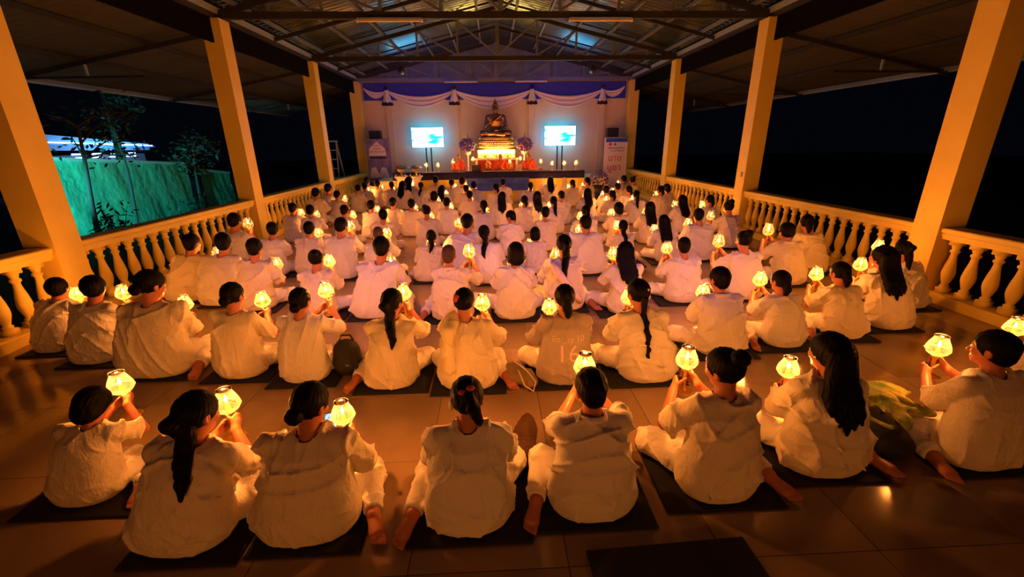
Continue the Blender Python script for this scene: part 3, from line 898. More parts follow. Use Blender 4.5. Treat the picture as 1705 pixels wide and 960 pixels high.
    if kind:
        hh = hs*1.15
        G = Field(tuple(hc - np.array([.20, .30, .46])), tuple(hc + np.array([.20, .16, .20])), hh)
        crop = kind == 'crop'
        ex = .004 if crop else .013
        G.ell(H((0, -.014, .028)), (.074+ex, .092+ex, .088+ex), .01, Rh)
        if kind in ('bob', 'shortk', 'long', 'side', 'cap'):
            G.ell(H((0, -.02, .02)), (.094, .108, .104), .02, Rh)
        if kind in ('short', 'shortk', 'short2', 'side', 'crop', 'cap'):
            G.ell(H((0, -.052, -.035)), (.062, .055, .055), .02, Rh)
        if kind == 'bob':
            G.ell(H((0, -.03, -.055)), (.098, .092, .095), .03, Rh)
        # face side and nape
        n = RM @ np.array([0, .76, -.65]); c0 = float(n @ hc)
        G.plane(n, c0 + (.035 if kind != 'bob' else .040))
        if kind in ('short', 'shortk', 'short2', 'crop', 'side', 'cap'):
            n2 = RM @ np.array([0, .25, -.97]); G.plane(n2, float(n2 @ hc) + .075)
        if kind != 'bob' and kind != 'long':
            for q in (-1, 1): G.ell(H((q*.088, .004, -.022)), (.022, .026, .034), .006, Rh, sub=True)
        if kind == 'bob':
            n2 = np.array([0, 0, -1.0]); G.plane(n2, float(n2 @ hc) + .125)
        by = lambda z: back_y(z) - .022
        tail = lambda zz, off=0.0: (hc[0] + off, min(by(zz), hc[1]-.10), zz)
        if kind == 'bun': G.ell(H((.0, -.105, .095)), (.052, .050, .046), .006, Rh)
        if kind == 'clipbun': G.ell(H((.02, -.09, .07)), (.045, .042, .05), .008, Rh)
        if kind in ('lowbun', 'bunred'): G.ell(H((0, -.112, -.035 if kind == 'lowbun' else .02)), (.046, .038, .044), .008, Rh)
        if kind == 'clip':
            G.chain([H((.01, -.095, .055)), H((.04, -.112, .0)), H((.055, -.085, -.075)), H((.062, -.07, -.12))], [.034, .034, .026, .012], .010)
        if kind == 'nape':
            G.chain([H((0, -.09, -.02)), H((.01, -.105, -.075)), H((.012, -.09, -.135))], [.045, .038, .022], .012)
        if kind in ('pony', 'ponyclip', 'pony2'):
            top = (0, -.10, .02) if kind == 'pony' else (0, -.105, .055)
            end = {'pony': .40, 'ponyclip': .50, 'pony2': .52}[kind]
            pts = [H(top), H((0, -.145, top[2]-.03))]
            z0 = pts[-1][2]
            for i in range(1, 6):
                z = z0 + (end - z0)*i/5
                pts.append(tail(z, .018*math.sin(i*1.4 + seed)))
            G.chain(pts, [.030, .032, .040, .042, .038, .030, .010], .012)
        if kind == 'long':
            z0 = hc[2]
            for off in (-.062, -.032, 0, .032, .062):
                e_ = .33 + abs(off)*1.2 + rng.uniform(-.02, .04)
                pts = [H((off*.9, -.075, .02)), H((off*1.1, -.088, -.09))] + [tail(z0 - .16 + (e_ - z0 + .16)*i/3, off*(1.05 + .1*i)) for i in range(1, 4)]
                G.chain(pts, [.045, .040, .036, .030, .010], .015)
        if kind == 'braid':
            pts = [H((0, -.10, -.03))] + [tail(hc[2] - .10 - .048*i, .006*(-1)**i + .02) for i in range(1, 9)]
            for i in range(len(pts)-1):
                G.cap(pts[i], pts[i+1], .028 - .0015*i, .017 - .001*i, .006)
        G.ell(H((0, .10, -.03)), (.05, .055, .06), .006, Rh, sub=True)
        def strands(Pv, N):
            v = (Pv - hc) @ RM
            a = np.arctan2(v[:, 0], v[:, 1] + .02)
            return .0016*np.sin(a*46 + 3*np.sin(v[:, 2]*30)) + .0014*np.sin(v[:, 0]*190 + 2*np.sin(v[:, 2]*40+seed)) + .001*np.sin(a*23 + v[:, 2]*50)
        out['hair'] = G.mesh('hair', strands)
    out['head'] = (tuple(hc), Rh, RM)
    out['neck'] = tuple(nb)
    out['eyes'] = [H((q*.030, .077, .003)) for q in (-1, 1)]
    return out

EYE = MB().ball((0, 0, 0), 0.0125, 8, 6).mesh('eye', True); EYE.materials.append(MATS['eye_white'])

def place_figure(M, label, x, y, s, rz, shirt='white_cloth', hair='hair_black', eyes=False, trousers='white_cloth', skin='skin', z=0.0, group='seated participants holding candle lamps', mats=True):
    if mats:
        for k, m_ in (('skin', skin), ('shirt', None), ('trousers', trousers), ('hair', hair)):
            if k in M and m_ and not M[k].materials: M[k].materials.append(MATS[m_])
    o = link('person', M['skin'], None, None, (x, y, z), (0, 0, rz), s)
    tag(o, label, 'person', group)
    sh = link('shirt', M['shirt'], None, o)
    if not M['shirt'].materials: M['shirt'].materials.append(MATS[shirt])
    if M['shirt'].materials[0].name != shirt:
        sh.material_slots[0].link = 'OBJECT'; sh.material_slots[0].material = MATS[shirt]
    link('trousers', M['trousers'], None, o)
    if 'hair' in M: link('hair', M['hair'], None, o)
    if eyes:
        for e in M['eyes']: link('eye', EYE, None, o, e)
    return o

# ------------------------------------------------------------------ the candle lamp, one prototype copied for every holder
def lamp_meshes():
    d = {}
    b = MB()
    b.lathe([(0.0, -.262), (.030, -.262), (.055, -.252), (.064, -.244), (.062, -.242), (.050, -.248), (.022, -.250), (.014, -.240), (.011, -.215), (.011, -.17),
             (.014, -.135), (.012, -.115), (.018, -.10), (.027, -.086), (.029, -.078), (.024, -.078), (.0, -.082)], 16, caps=False)
    d['stand'] = b.mesh('candle_lamp', True); d['stand'].materials.append(MATS['lamp_yellow'])
    c = MB().lathe([(.021, -.082), (.015, -.055), (.011, -.02), (.0095, -.014), (.0, -.013)], 10, caps=False); d['candle'] = c.mesh('candle', True); d['candle'].materials.append(MATS['candle_wax'])
    f = MB().lathe([(0.0, -.014), (.006, -.006), (.0085, .003), (.0065, .014), (.003, .026), (0.0, .034)], 8, caps=False); d['flame'] = f.mesh('flame', True); d['flame'].materials.append(MATS['flame'])
    prof = [(.026, -.080), (.040, -.074), (.058, -.060), (.068, -.043), (.0705, -.028), (.068, -.012), (.060, .010), (.049, .032), (.041, .050), (.039, .060), (.041, .068)]
    g = MB().lathe(prof, 24, caps=False); d['shade'] = g.mesh('glass_shade', True); d['shade'].materials.append(MATS['lamp_glass'])
    for nm, zz, rr in (('rim', -.034, .0712), ('top', .068, .0412)):
        r = MB().lathe([(rr-.0009, zz-.0013), (rr+.0014, zz-.0013), (rr+.0014, zz+.0013), (rr-.0009, zz+.0013), (rr-.0009, zz-.0013)], 24, caps=False)
        d[nm] = r.mesh('rim_line', True); d[nm].materials.append(MATS['white_satin'])
    return d
LM = lamp_meshes()
CANDLE = bpy.data.lights.new('candle_light', 'POINT')
CANDLE.energy = CANDLE_W; CANDLE.color = CANDLE_COL; CANDLE.shadow_soft_size = 0.012
def candle_lamp(loc, label, group='lit candle lamps held by the participants', tilt=(0, 0), s=1.0):
    o = link('candle_lamp', LM['stand'], None, None, loc, (tilt[0], tilt[1], 0), s)
    tag(o, label, 'lamp', group)
    for k, n in (('candle', 'candle'), ('flame', 'flame'), ('shade', 'glass_shade'), ('rim', 'rim_line'), ('top', 'top_rim')):
        link(n, LM[k], None, o)
    l = bpy.data.objects.new('candle_light', CANDLE); COL.objects.link(l)
    l.parent = o; l.location = (0, 0, .008)
    return o
# ================================================================== the seated crowd
# row from the camera, x, y, size, lean, lamp x, lamp height, hair, legs, width
PEOPLE = [
    (1, -2.44, 2.18, 0.8, 0.1, 0.05, 0.72, 'bob', 'R', 1.05),
    (1, -1.64, 1.84, 0.98, 0.1, 0.06, 0.6, 'pony', 'x', 1.1),
    (1, -1.03, 1.87, 0.98, 0.05, 0.09, 0.47, 'lowbun', 'R', 1.15),
    (1, -0.17, 1.88, 0.98, 0.01, None, None, 'clip', 'L', 1.0),
    (1, 0.52, 1.93, 0.98, -0.01, 0.01, 0.73, 'short', 'L', 1.05),
    (1, 1.29, 2.02, 1.03, -0.0, -0.06, 0.64, 'bun', 'R', 0.95),
    (1, 2.04, 2.17, 1.03, -0.02, -0.0, 0.46, 'long', 'R', 1.05),
    (1, 3.1, 2.17, 1.01, -0.02, -0.01, 0.6, 'short2', 'L', 1.2),
    (1, 4.25, 2.65, 1.0, -0.1, 0.02, 0.5, 'bob', 'x', 1.0),
    (2, -4.56, 4.27, 0.88, 0.09, None, None, 'shortk', 'x', 0.95),
    (2, -3.93, 4.0, 0.98, 0.06, 0.06, 0.58, 'shortk', 'x', 1.0),
    (2, -3.15, 3.71, 1.12, 0.04, 0.04, 0.46, 'lowbun', 'R', 1.25),
    (2, -2.35, 3.63, 0.99, 0.0, 0.08, 0.58, 'lowbun', 'x', 0.94),
    (2, -1.72, 3.51, 0.96, 0.01, 0.13, 0.73, 'lowbun', 'x', 0.93),
    (2, -0.91, 3.36, 0.98, 0.03, 0.07, 0.72, 'pony', 'L', 0.95),
    (2, -0.25, 3.3, 0.99, -0.01, 0.13, 0.61, 'bunred', 'R', 1.05),
    (2, 0.6, 3.33, 0.99, -0.01, -0.1, 0.54, 'nape', 'x', 1.04),
    (2, 1.3, 3.32, 1.03, -0.06, -0.05, 0.59, 'braid', 'x', 1.03),
    (2, 2.19, 3.74, 0.99, -0.03, -0.02, 0.5, 'short', 'x', 1.03),
    (2, 2.9, 3.85, 0.89, -0.06, -0.1, 0.66, 'nape', 'L', 0.95),
    (2, 3.64, 4.0, 0.92, -0.07, -0.1, 0.63, 'nape', 'L', 0.96),
    (2, 4.31, 4.2, 1.05, -0.1, -0.05, 0.57, 'long', 'x', 1.01),
    (2, 5.05, 4.75, 0.95, -0.1, -0.15, 0.72, 'pony2', 'x', 1.02),
    (3, -4.18, 5.74, 1.05, 0.1, None, None, 'short', 'x', 1.04),
    (3, -3.63, 5.56, 1.09, 0.07, -0.2, 0.54, 'short', 'x', 1.04),
    (3, -3.06, 5.33, 1.05, 0.03, 0.1, 0.46, 'short', 'x', 0.93),
    (3, -2.17, 5.03, 0.94, 0.01, 0.06, 0.63, 'clipbun', 'x', 1.0),
    (3, -1.44, 4.97, 1.12, 0.07, 0.09, 0.5, 'short', 'R', 1.01),
    (3, -0.52, 4.82, 1.03, -0.01, 0.2, 0.7, 'crop', 'L', 0.99),
    (3, 0.24, 4.8, 1.04, 0.01, None, None, 'bob', 'x', 0.94),
    (3, 0.86, 5.04, 1.07, -0.0, -0.04, 0.55, 'pony', 'R', 0.99),
    (3, 1.59, 4.85, 1.0, -0.01, -0.07, 0.64, 'long', 'x', 0.93),
    (3, 2.44, 5.17, 0.96, -0.01, -0.11, 0.65, 'short', 'x', 1.05),
    (3, 3.28, 5.23, 1.02, -0.03, -0.19, 0.66, 'bun', 'x', 1.04),
    (3, 4.22, 5.74, 1.02, -0.05, -0.12, 0.7, 'cap', 'x', 1.0),
    (3, 4.94, 6.26, 1.04, -0.09, None, None, 'nape', 'x', 0.96),
    (4, -4.38, 7.17, 1.12, 0.07, 0.1, 0.65, 'short', 'x', 1.05),
    (4, -3.57, 6.85, 0.99, 0.03, None, None, 'short', 'x', 1.0),
    (4, -3.0, 6.89, 0.98, 0.02, 0.05, 0.61, 'short', 'x', 1.04),
    (4, -2.4, 6.61, 1.09, 0.03, 0.05, 0.68, 'short', 'x', 1.04),
    (4, -1.79, 6.46, 0.95, 0.02, 0.09, 0.69, 'crop', 'x', 0.99),
    (4, -1.0, 6.34, 0.89, 0.05, None, None, 'ponyclip', 'L', 0.98),
    (4, -0.5, 6.62, 1.11, 0.07, -0.06, 0.68, 'short', 'x', 1.0),
    (4, -0.09, 6.18, 0.99, -0.04, None, None, 'pony', 'x', 0.98),
    (4, 0.3, 7.8, 0.95, 0.02, None, None, 'side', 'x', 0.94),
    (4, 0.68, 6.63, 0.84, -0.02, -0.1, 0.47, 'bob', 'x', 0.96),
    (4, 1.47, 6.53, 1.06, -0.02, -0.06, 0.58, 'short', 'x', 1.2),
    (4, 2.19, 6.95, 0.87, -0.02, -0.05, 0.7, 'pony', 'x', 0.93),
    (4, 2.97, 7.06, 0.93, -0.06, -0.12, 0.54, 'long', 'R', 0.93),
    (4, 3.59, 7.16, 1.03, -0.03, -0.06, 0.55, 'short', 'x', 1.01),
    (4, 4.57, 8.0, 1.03, -0.03, -0.2, 0.54, 'bun', 'x', 0.96),
    (5, -4.36, 9.5, 0.98, 0.0, 0.05, 0.55, 'short', 'x', 0.99),
    (5, -3.84, 9.14, 0.98, 0.0, 0.15, 0.58, 'short', 'x', 0.99),
    (5, -3.11, 9.03, 0.98, 0.0, 0.01, 0.74, 'short', 'x', 0.97),
    (5, -2.12, 8.29, 0.98, 0.0, 0.06, 0.46, 'short', 'x', 1.06),
    (5, -1.35, 8.69, 0.98, 0.0, 0.02, 0.51, 'bun', 'x', 0.95),
    (5, -1.08, 9.99, 0.98, 0.0, 0.07, 0.62, 'short', 'x', 1.0),
    (5, -0.21, 9.31, 0.98, 0.0, 0.08, 0.63, 'nape', 'x', 0.98),
    (5, 1.01, 8.19, 0.98, 0.0, -0.07, 0.58, 'short', 'x', 0.95),
    (5, 1.82, 8.25, 0.98, 0.0, -0.1, 0.64, 'pony', 'x', 1.01),
    (5, 2.57, 8.6, 0.98, 0.0, -0.13, 0.67, 'bob', 'x', 0.96),
    (5, 3.21, 8.6, 0.98, 0.0, -0.05, 0.7, 'long', 'x', 0.97),
    (5, 4.33, 9.62, 0.98, 0.0, -0.1, 0.53, 'long', 'x', 1.02),
    (5, 4.93, 9.53, 0.98, 0.0, -0.2, 0.5, 'nape', 'x', 0.96),
    (6, -4.68, 11.63, 1.12, 0.0, None, None, 'short', 'x', 1.05),
    (6, -4.29, 12.06, 0.98, 0.0, -0.2, 0.7, 'short', 'x', 0.93),
    (6, -2.74, 9.72, 0.98, 0.0, -0.0, 0.61, 'short', 'x', 0.93),
    (6, -2.35, 10.17, 0.98, 0.0, None, None, 'short', 'x', 0.95),
    (6, -1.86, 9.85, 0.98, 0.0, 0.15, 0.68, 'short', 'x', 1.03),
    (6, -1.55, 11.41, 0.98, 0.0, 0.12, 0.63, 'bob', 'x', 1.01),
    (6, -0.61, 11.4, 0.98, 0.0, 0.14, 0.6, 'short', 'x', 0.95),
    (6, 0.24, 10.96, 0.98, 0.0, None, None, 'long', 'x', 0.97),
    (6, 0.75, 10.07, 0.98, 0.0, 0.17, 0.72, 'clip', 'x', 0.94),
    (6, 1.14, 10.95, 0.98, 0.0, -0.14, 0.61, 'long', 'x', 0.92),
    (6, 1.41, 9.84, 0.98, 0.0, -0.08, 0.65, 'pony', 'x', 0.98),
    (6, 1.76, 10.99, 0.98, 0.0, None, None, 'short', 'x', 0.93),
    (6, 2.55, 11.49, 0.98, 0.0, -0.14, 0.53, 'long', 'x', 1.02),
    (6, 3.07, 10.92, 0.98, 0.0, -0.14, 0.55, 'nape', 'x', 1.05),
    (6, 3.65, 10.82, 0.98, 0.0, -0.11, 0.52, 'pony', 'x', 1.05),
    (6, 4.65, 11.79, 0.98, 0.0, -0.18, 0.51, 'nape', 'x', 1.02),
    (6, 5.03, 12.29, 0.98, 0.0, -0.2, 0.53, 'bob', 'x', 1.05),
    (7, -4.67, 12.51, 1.16, 0.0, None, None, 'short', 'x', 0.96),
    (7, -4.21, 13.75, 0.99, 0.0, None, None, 'short', 'x', 1.06),
    (7, -4.16, 14.35, 0.99, 0.0, 0.2, 0.46, 'short', 'x', 1.03),
    (7, -3.89, 14.88, 1.03, 0.0, 0.19, 0.5, 'short', 'x', 0.98),
    (7, -3.36, 14.65, 0.99, 0.0, 0.2, 0.5, 'short', 'x', 1.05),
    (7, -2.33, 14.26, 0.99, 0.0, None, None, 'pony', 'x', 1.01),
    (7, -1.51, 13.02, 0.99, 0.0, 0.06, 0.7, 'long', 'x', 1.03),
    (7, -0.79, 13.01, 0.99, 0.0, None, None, 'short', 'x', 0.96),
    (7, 1.18, 13.55, 0.99, 0.0, -0.09, 0.57, 'nape', 'x', 0.95),
    (7, 2.64, 14.19, 0.99, 0.0, -0.2, 0.58, 'nape', 'x', 0.98),
    (7, 3.17, 11.96, 0.99, 0.0, -0.12, 0.51, 'short', 'x', 0.94),
    (7, 3.74, 12.82, 0.99, 0.0, 0.2, 0.77, 'short', 'x', 0.97),
    (7, 3.78, 11.84, 0.99, 0.0, None, None, 'nape', 'x', 1.05),
    (8, -4.32, 15.25, 1.13, 0.0, None, None, 'short', 'x', 0.97),
    (8, -2.9, 14.19, 1.05, 0.0, None, None, 'long', 'x', 0.92),
    (8, -2.8, 14.8, 1.16, 0.0, 0.14, 0.6, 'long', 'x', 0.93),
    (8, -1.92, 14.86, 1.16, 0.0, None, None, 'short', 'x', 0.94),
    (8, -1.38, 14.64, 1.05, 0.0, 0.2, 0.54, 'short', 'x', 1.03),
    (8, -0.99, 14.19, 1.16, 0.0, 0.0, 0.8, 'kneel', 'x', 1.06),
    (8, -0.58, 13.58, 1.05, 0.0, 0.07, 0.6, 'short', 'x', 0.97),
    (8, 0.11, 12.73, 1.05, 0.0, None, None, 'nape', 'x', 0.96),
    (8, 0.35, 14.53, 1.05, 0.0, None, None, 'short', 'x', 0.93),
    (8, 2.01, 14.98, 1.05, 0.0, -0.13, 0.54, 'long', 'x', 0.98),
    (8, 3.18, 14.44, 1.05, 0.0, -0.16, 0.63, 'nape', 'x', 0.95),
    (8, 4.58, 14.98, 1.05, 0.0, -0.1, 0.72, 'short', 'x', 0.93),
    (8, 4.7, 14.38, 1.05, 0.0, None, None, 'bun', 'x', 0.93),
]

ORD = ['first', 'second', 'third', 'fourth', 'fifth', 'sixth', 'seventh', 'eighth', 'ninth', 'tenth', 'eleventh', 'twelfth',
       'thirteenth', 'fourteenth', 'fifteenth', 'sixteenth', 'seventeenth', 'eighteenth']
ROWW = {1: 'nearest row', 2: 'second nearest row', 3: 'third nearest row', 4: 'fourth nearest row',
        5: 'fifth nearest row', 6: 'sixth nearest row', 7: 'seventh nearest row', 8: 'row by the stage'}
SPECIAL = {
    (1, 0): dict(label='person in loose white short-sleeved shirt at the left end of the row nearest the camera', yaw=-.15, pitch=-.50, roll=.0, sleeve=.72, shirt='cream_cloth'),
    (1, 1): dict(label='person in wide untucked white tunic, second from left in the row nearest the camera', yaw=-.30, pitch=-.25),
    (1, 2): dict(label='person in broad white tunic holding lamp and phone, third from left in nearest row', yaw=-.35, pitch=-.35, shirt='cream_cloth'),
    (1, 3): dict(label='person in collarless white tunic with hair clips, fourth from left in nearest row', yaw=-.08, pitch=-.10, roll=-.05),
    (1, 4): dict(label='person in white collared shirt with bare foot behind, middle of the nearest row', yaw=.05, pitch=-.12, collar=True),
    (1, 5): dict(label='person in fitted pale shirt leaning towards a raised lamp, sixth from left in nearest row', yaw=.45, pitch=-.15, roll=-.12, shirt='cream_cloth'),
    (1, 6): dict(label='person in loose white blouse with long hair down the back in the nearest row', yaw=.30, pitch=-.10),
    (1, 7): dict(label='person in wide white shirt beside the green towel, seen in profile, nearest row', yaw=.25, pitch=-.05, shirt='cream_cloth', rz=.15),
    (1, 8): dict(label='person at the right picture edge, mostly out of view, behind a raised lamp', yaw=.1, pitch=-.1),
    (2, 2): dict(label='broad person in yellowish white shirt, third from left in the second row', shirt='cream_cloth', yaw=-.35),
    (2, 6): dict(label='person in white tunic with cream towel over the left shoulder, second row', yaw=-.2),
    (2, 7): dict(label='person in grey T-shirt printed with the number 16, second row', shirt='grey_cloth', yaw=.05),
    (2, 8): dict(label='person in white shirt with a long thin braid down the back, second row', yaw=.2),
    (2, 5): dict(label='person in cream shirt with wavy ponytail beside the black backpack, second row', shirt='cream_cloth', yaw=-.35),
    (3, 6): dict(label='person in pale shirt with straight neck-length hair, middle of the third row', yaw=0),
    (3, 5): dict(yaw=-.1, collar=True), (3, 7): dict(yaw=.1), (4, 8): dict(yaw=.9, collar=True), (2, 9): dict(collar=True, yaw=.15), (3, 11): dict(collar=True),
}
VOX = {1: (.0056, .0088), 2: (.0064, .0100), 3: (.0082, .0130), 4: (.0092, .0140)}
PROTO = {}
def proto(hair, legs):
    key = (hair, legs)
    if key not in PROTO:
        PROTO[key] = figure(dict(hs=.0112, hcl=.0165, lean=0.0, wf=1.0, lamp=(0.0, .36, .60), seed=len(PROTO)*7+3, yaw=[0, .25, -.2, .1][len(PROTO) % 4],
                                 pitch=-.15, roll=0.0, legs=legs, kn=.72, sleeve=.9, hair=hair, fold=.019))
    return PROTO[key]
REMAP = {'clip': 'nape', 'kneel': 'short', 'side': 'short'}

by_row = {}
for r in PEOPLE: by_row.setdefault(r[0], []).append(r)
collar_me = {}
def add_collar(o, M, m='white_cloth'):
    nb = Vector(M['neck']); b = MB(); n = 20; vs = []; fs = []
    for i in range(n+1):
        a = 2*PI*i/n + PI/2
        for rr, zz in ((.064, .012), (.070, .034), (.076, .036), (.088, .004), (.080, -.004)):
            vs.append((nb.x + rr*math.cos(a), nb.y - .005 + rr*math.sin(a), nb.z + zz - .012*math.sin(a)))
    for i in range(n):
        for j in range(4): fs.append((i*5+j, (i+1)*5+j, (i+1)*5+j+1, i*5+j+1))
    return b.add(vs, fs).build('collar', m, o, True)

figs = {}
seed = 100
for row in sorted(by_row):
    R_ = by_row[row]
    for i, (rw, x, y, s, lean, lx, lz, hair, legs, wf) in enumerate(R_):
        seed += 1
        rng = random.Random(seed)
        sp = SPECIAL.get((row, i), {})
        where = '%s from left in %s' % (ORD[i], ROWW[row])
        rz = sp.get('rz', 0.35*math.atan2(x - 0.2, 20 - y) + rng.uniform(-.06, .06))
        has = lx is not None or (row, i) in ((1, 3), (2, 0), (3, 6), (4, 5))
        gx, gz = (lx, lz) if lx is not None else (0.0, .56)
        gy = .38
        if (row, i) == (1, 4): gx, gy, gz = .04, .48, .655
        c_, s_ = math.cos(rz), math.sin(rz)
        loc_l = (gx*c_ + gy*s_, -gx*s_ + gy*c_, gz)
        z0 = .022 if row <= 4 else 0.0
        look = ['white_cloth', 'white_cloth', 'cream_cloth'][rng.randrange(3)]
        label = sp.get('label') or 'person seated in %s, %s' % (('white shirt and trousers' if look == 'white_cloth' else 'off-white shirt and trousers'), where)
        if row <= 4:
            hs, hcl = VOX[row]
            gap = min([abs(x - q[1]) for q in R_ if q[1] != x and abs(q[2]-y) < .5] or [1.0])
            M = figure(dict(hs=hs, hcl=hcl, lean=lean, wf=wf, lamp=loc_l, seed=seed, yaw=sp.get('yaw', rng.uniform(-.3, .3) - .05*x),
                            pitch=sp.get('pitch', rng.uniform(-.35, -.05)), roll=sp.get('roll', rng.uniform(-.06, .06)), legs=legs, kn=min(1.1, max(.7, gap/.62/s)),
                            sleeve=sp.get('sleeve', .92), hair=REMAP.get(hair, hair) if hair not in ('clip',) else 'clip', fold=.017 if row < 3 else .019))
            o = place_figure(M, label, x, y, s, rz, sp.get('shirt', look), 'hair_cropped' if hair == 'crop' else 'hair_black', eyes=row <= 2, z=z0)
            if sp.get('collar'): add_collar(o, M, sp.get('shirt', look))
            figs[(row, i)] = (o, M)
            wl = min(.70, .97*gap)
            mt = MB().box((-wl/2, -.215, 0), (wl/2, .36, .02), .006).build('sitting_mat', 'mat_black', loc=(x, y + .02, 0))
            tag(mt, 'thin black sitting mat under the person %s' % where, 'mat', 'black sitting mats')
        else:
            lg = 'x' if rng.random() < .7 else rng.choice('RL')
            hr = REMAP.get(hair, hair)
            M = proto(hr, 'x' if hr not in ('short', 'nape') else lg)
            rz += rng.uniform(-.18, .18)
            c_, s_ = math.cos(rz), math.sin(rz)
            px, py, pz = (0.0, .36, .60)
            loc_l = (px, py, pz)
            place_figure(M, label, x, y, s, rz, look)
        wx = x + s*(loc_l[0]*c_ - loc_l[1]*s_); wy = y + s*(loc_l[0]*s_ + loc_l[1]*c_); wz = z0 + s*loc_l[2]
        if has:
            candle_lamp((wx, wy, wz), 'lit glass candle lamp held by the person %s' % where, s=1.0 if row < 3 else min(1.18, max(1.05, 1.1*s)))  # rear lamps made larger: bloom of their light put into the size
# ================================================================== the stage
SY, SZ = 15.75, 0.78
st = MB().box((-4.2, SY, 0), (4.2, YW - .05, SZ), 0.01).build('stage_platform', 'cream_wall'); tag(st, 'low cream stage platform across the end of the hall', 'stage')
# yellow satin skirts with white gathered trims between
for k in range(9):
    x0 = -3.45 + k*0.76
    vs = []; fs = []
    n = 16
    for i in range(n+1):
        t = i/n; x = x0 + .70*t
        for j in range(6):
            q = j/5; w_ = (1 - .34*q**1.3)
            vs.append((x0 + .35 + (x - x0 - .35)*w_, SY - .035 - .012*math.sin(t*PI*7)*(.3+q), .80 - .72*q))
    for i in range(n):
        for j in range(5): a = i*6+j; fs.append((a, a+6, a+7, a+1)[::-1])
    MB().add(vs, fs).build('yellow_skirt', 'yellow_satin', st, True)
    vs = []; fs = []
    for i in range(9):
        t = i/8; x = x0 - .03 + (t-.5)*.30
        for j in range(6):
            q = j/5
            vs.append((x0 - .03 + (x - x0 + .03)*(.35 + q*1.0), SY - .055 - .018*math.sin(t*PI*6)*(.4+q), .80 - .72*q))
    for i in range(8):
        for j in range(5): a = i*6+j; fs.append((a, a+6, a+7, a+1)[::-1])
    MB().add(vs, fs).build('white_gather', 'white_satin', st, True)
# long dark low table along the stage edge
tb = empty('low_table', (-0.1, SY + .28, SZ + .004)); tag(tb, 'long low table under a dark navy cloth along the stage edge', 'table')
vs = []; fs = []; n = 110
for i in range(n+1):
    x = -3.42 + 6.84*i/n; f = .010*math.sin(i*1.9) + .006*math.sin(i*.7)
    for (yy, zz, ff) in ((.30, .255, 0), (-.30, .255, 0), (-.315, .245, .2), (-.325, .12, .7), (-.335, 0.0, 1)):
        vs.append((x, yy - f*ff, zz))
for i in range(n):
    for j in range(4): a = i*5+j; fs.append((a, a+5, a+6, a+1))
MB().add(vs, fs).build('cloth', 'navy_cloth', tb, True)
MB().box((-3.38, -.28, .21), (3.38, .28, .25)).build('table_top', 'dark_steel', tb)
for x in (-3.3, -1.1, 1.1, 3.3):
    for y in (-.24, .24): MB().box((x-.03, y-.03, 0), (x+.03, y+.03, .21)).build('leg', 'dark_steel', tb)
# printed banner on the stage front
bn = empty('stage_banner', (0.2, SY - .075, .61)); tag(bn, 'blue printed banner with Thai lettering hung on the stage front', 'banner')
MB().box((-1.12, -.008, -.23), (1.12, .004, .22)).build('banner_sheet', 'banner_blue', bn)
rx = (PI/2, 0, 0)
text('lettering', 'โครงการ', 'ink_navy', .13, (.02, -.012, .12), rx, bn)
text('lettering', 'ปฏิบัติธรรม ข', 'ink_navy', .12, (-.52, -.012, -.01), rx, bn)
text('lettering', 'าบาติกาแก้ว', 'ink_navy', .12, (.62, -.012, -.01), rx, bn)

# drapery along the top of the back wall
dr = empty('wall_drape', (0, YW - .06, 0)); tag(dr, 'white swagged drape with tassels over blue cloth along the back wall', 'drape')
MB().box((XL+.02, -.02, 3.66), (XR-.02, .0, 4.28)).build('blue_band', 'blue_cloth', dr)
anch = [(-4.95, 4.12), (-4.05, 4.02), (-1.42, 4.02), (1.68, 4.02), (4.52, 4.0), (5.42, 4.12)]
for (x0, z0), (x1, z1) in zip(anch[:-1], anch[1:]):
    n, m = 36, 10; vs = []; fs = []; L = x1-x0; s1 = .07*L + .05; s2 = .17*L + .14
    for i in range(n+1):
        t = i/n; b_ = 4*t*(1-t); z = z0 + (z1-z0)*t
        for j in range(m+1):
            q = j/m
            vs.append((x0 + L*t, -.05 - .10*b_*(.4+.6*q) - .022*math.sin(q*PI*5)*(.3+b_), z - b_*(s1 + (s2-s1)*q) - .06*q))
    for i in range(n):
        for j in range(m): a = i*(m+1)+j; fs.append((a, a+m+1, a+m+2, a+1)[::-1])
    MB().add(vs, fs).build('swag', 'white_cloth', dr, True)
for x, z in anch[1:-1]:
    n = 20; vs = []; fs = []
    prof = [(.05, .06), (.075, .0), (.055, -.06), (.11, -.22), (.17, -.46)]
    for r, dz in prof:
        for k in range(n):
            w_ = 1 + .16*math.sin(k*PI*2/n*6)*(1 if dz < -.1 else .3)
            vs.append((x + r*w_*math.cos(2*PI*k/n), -.14 + .6*r*w_*math.sin(2*PI*k/n), z + dz))
    for i in range(len(prof)-1):
        for k in range(n): fs.append((i*n+k, i*n+(k+1) % n, (i+1)*n+(k+1) % n, (i+1)*n+k))
    t = MB().add(vs, fs).build('tassel', 'white_cloth', dr, True)
    n2 = MB(); vs = []; fs = []
    for r, dz in ((.165, -.44), (.20, -.56)):
        for k in range(n):
            w_ = 1 + .18*math.sin(k*PI*2/n*6)
            vs.append((x + r*w_*math.cos(2*PI*k/n), -.14 + .6*r*w_*math.sin(2*PI*k/n), z + dz + .015*math.sin(k*1.9)))
    for k in range(n): fs.append((k, (k+1) % n, n+(k+1) % n, n+k))
    n2.add(vs, fs).build('navy_hem', 'navy_cloth', t, True)
    MB().ball((x, -.16, z + .05), .075, 10, 8).build('rosette', 'navy_cloth', t, True)

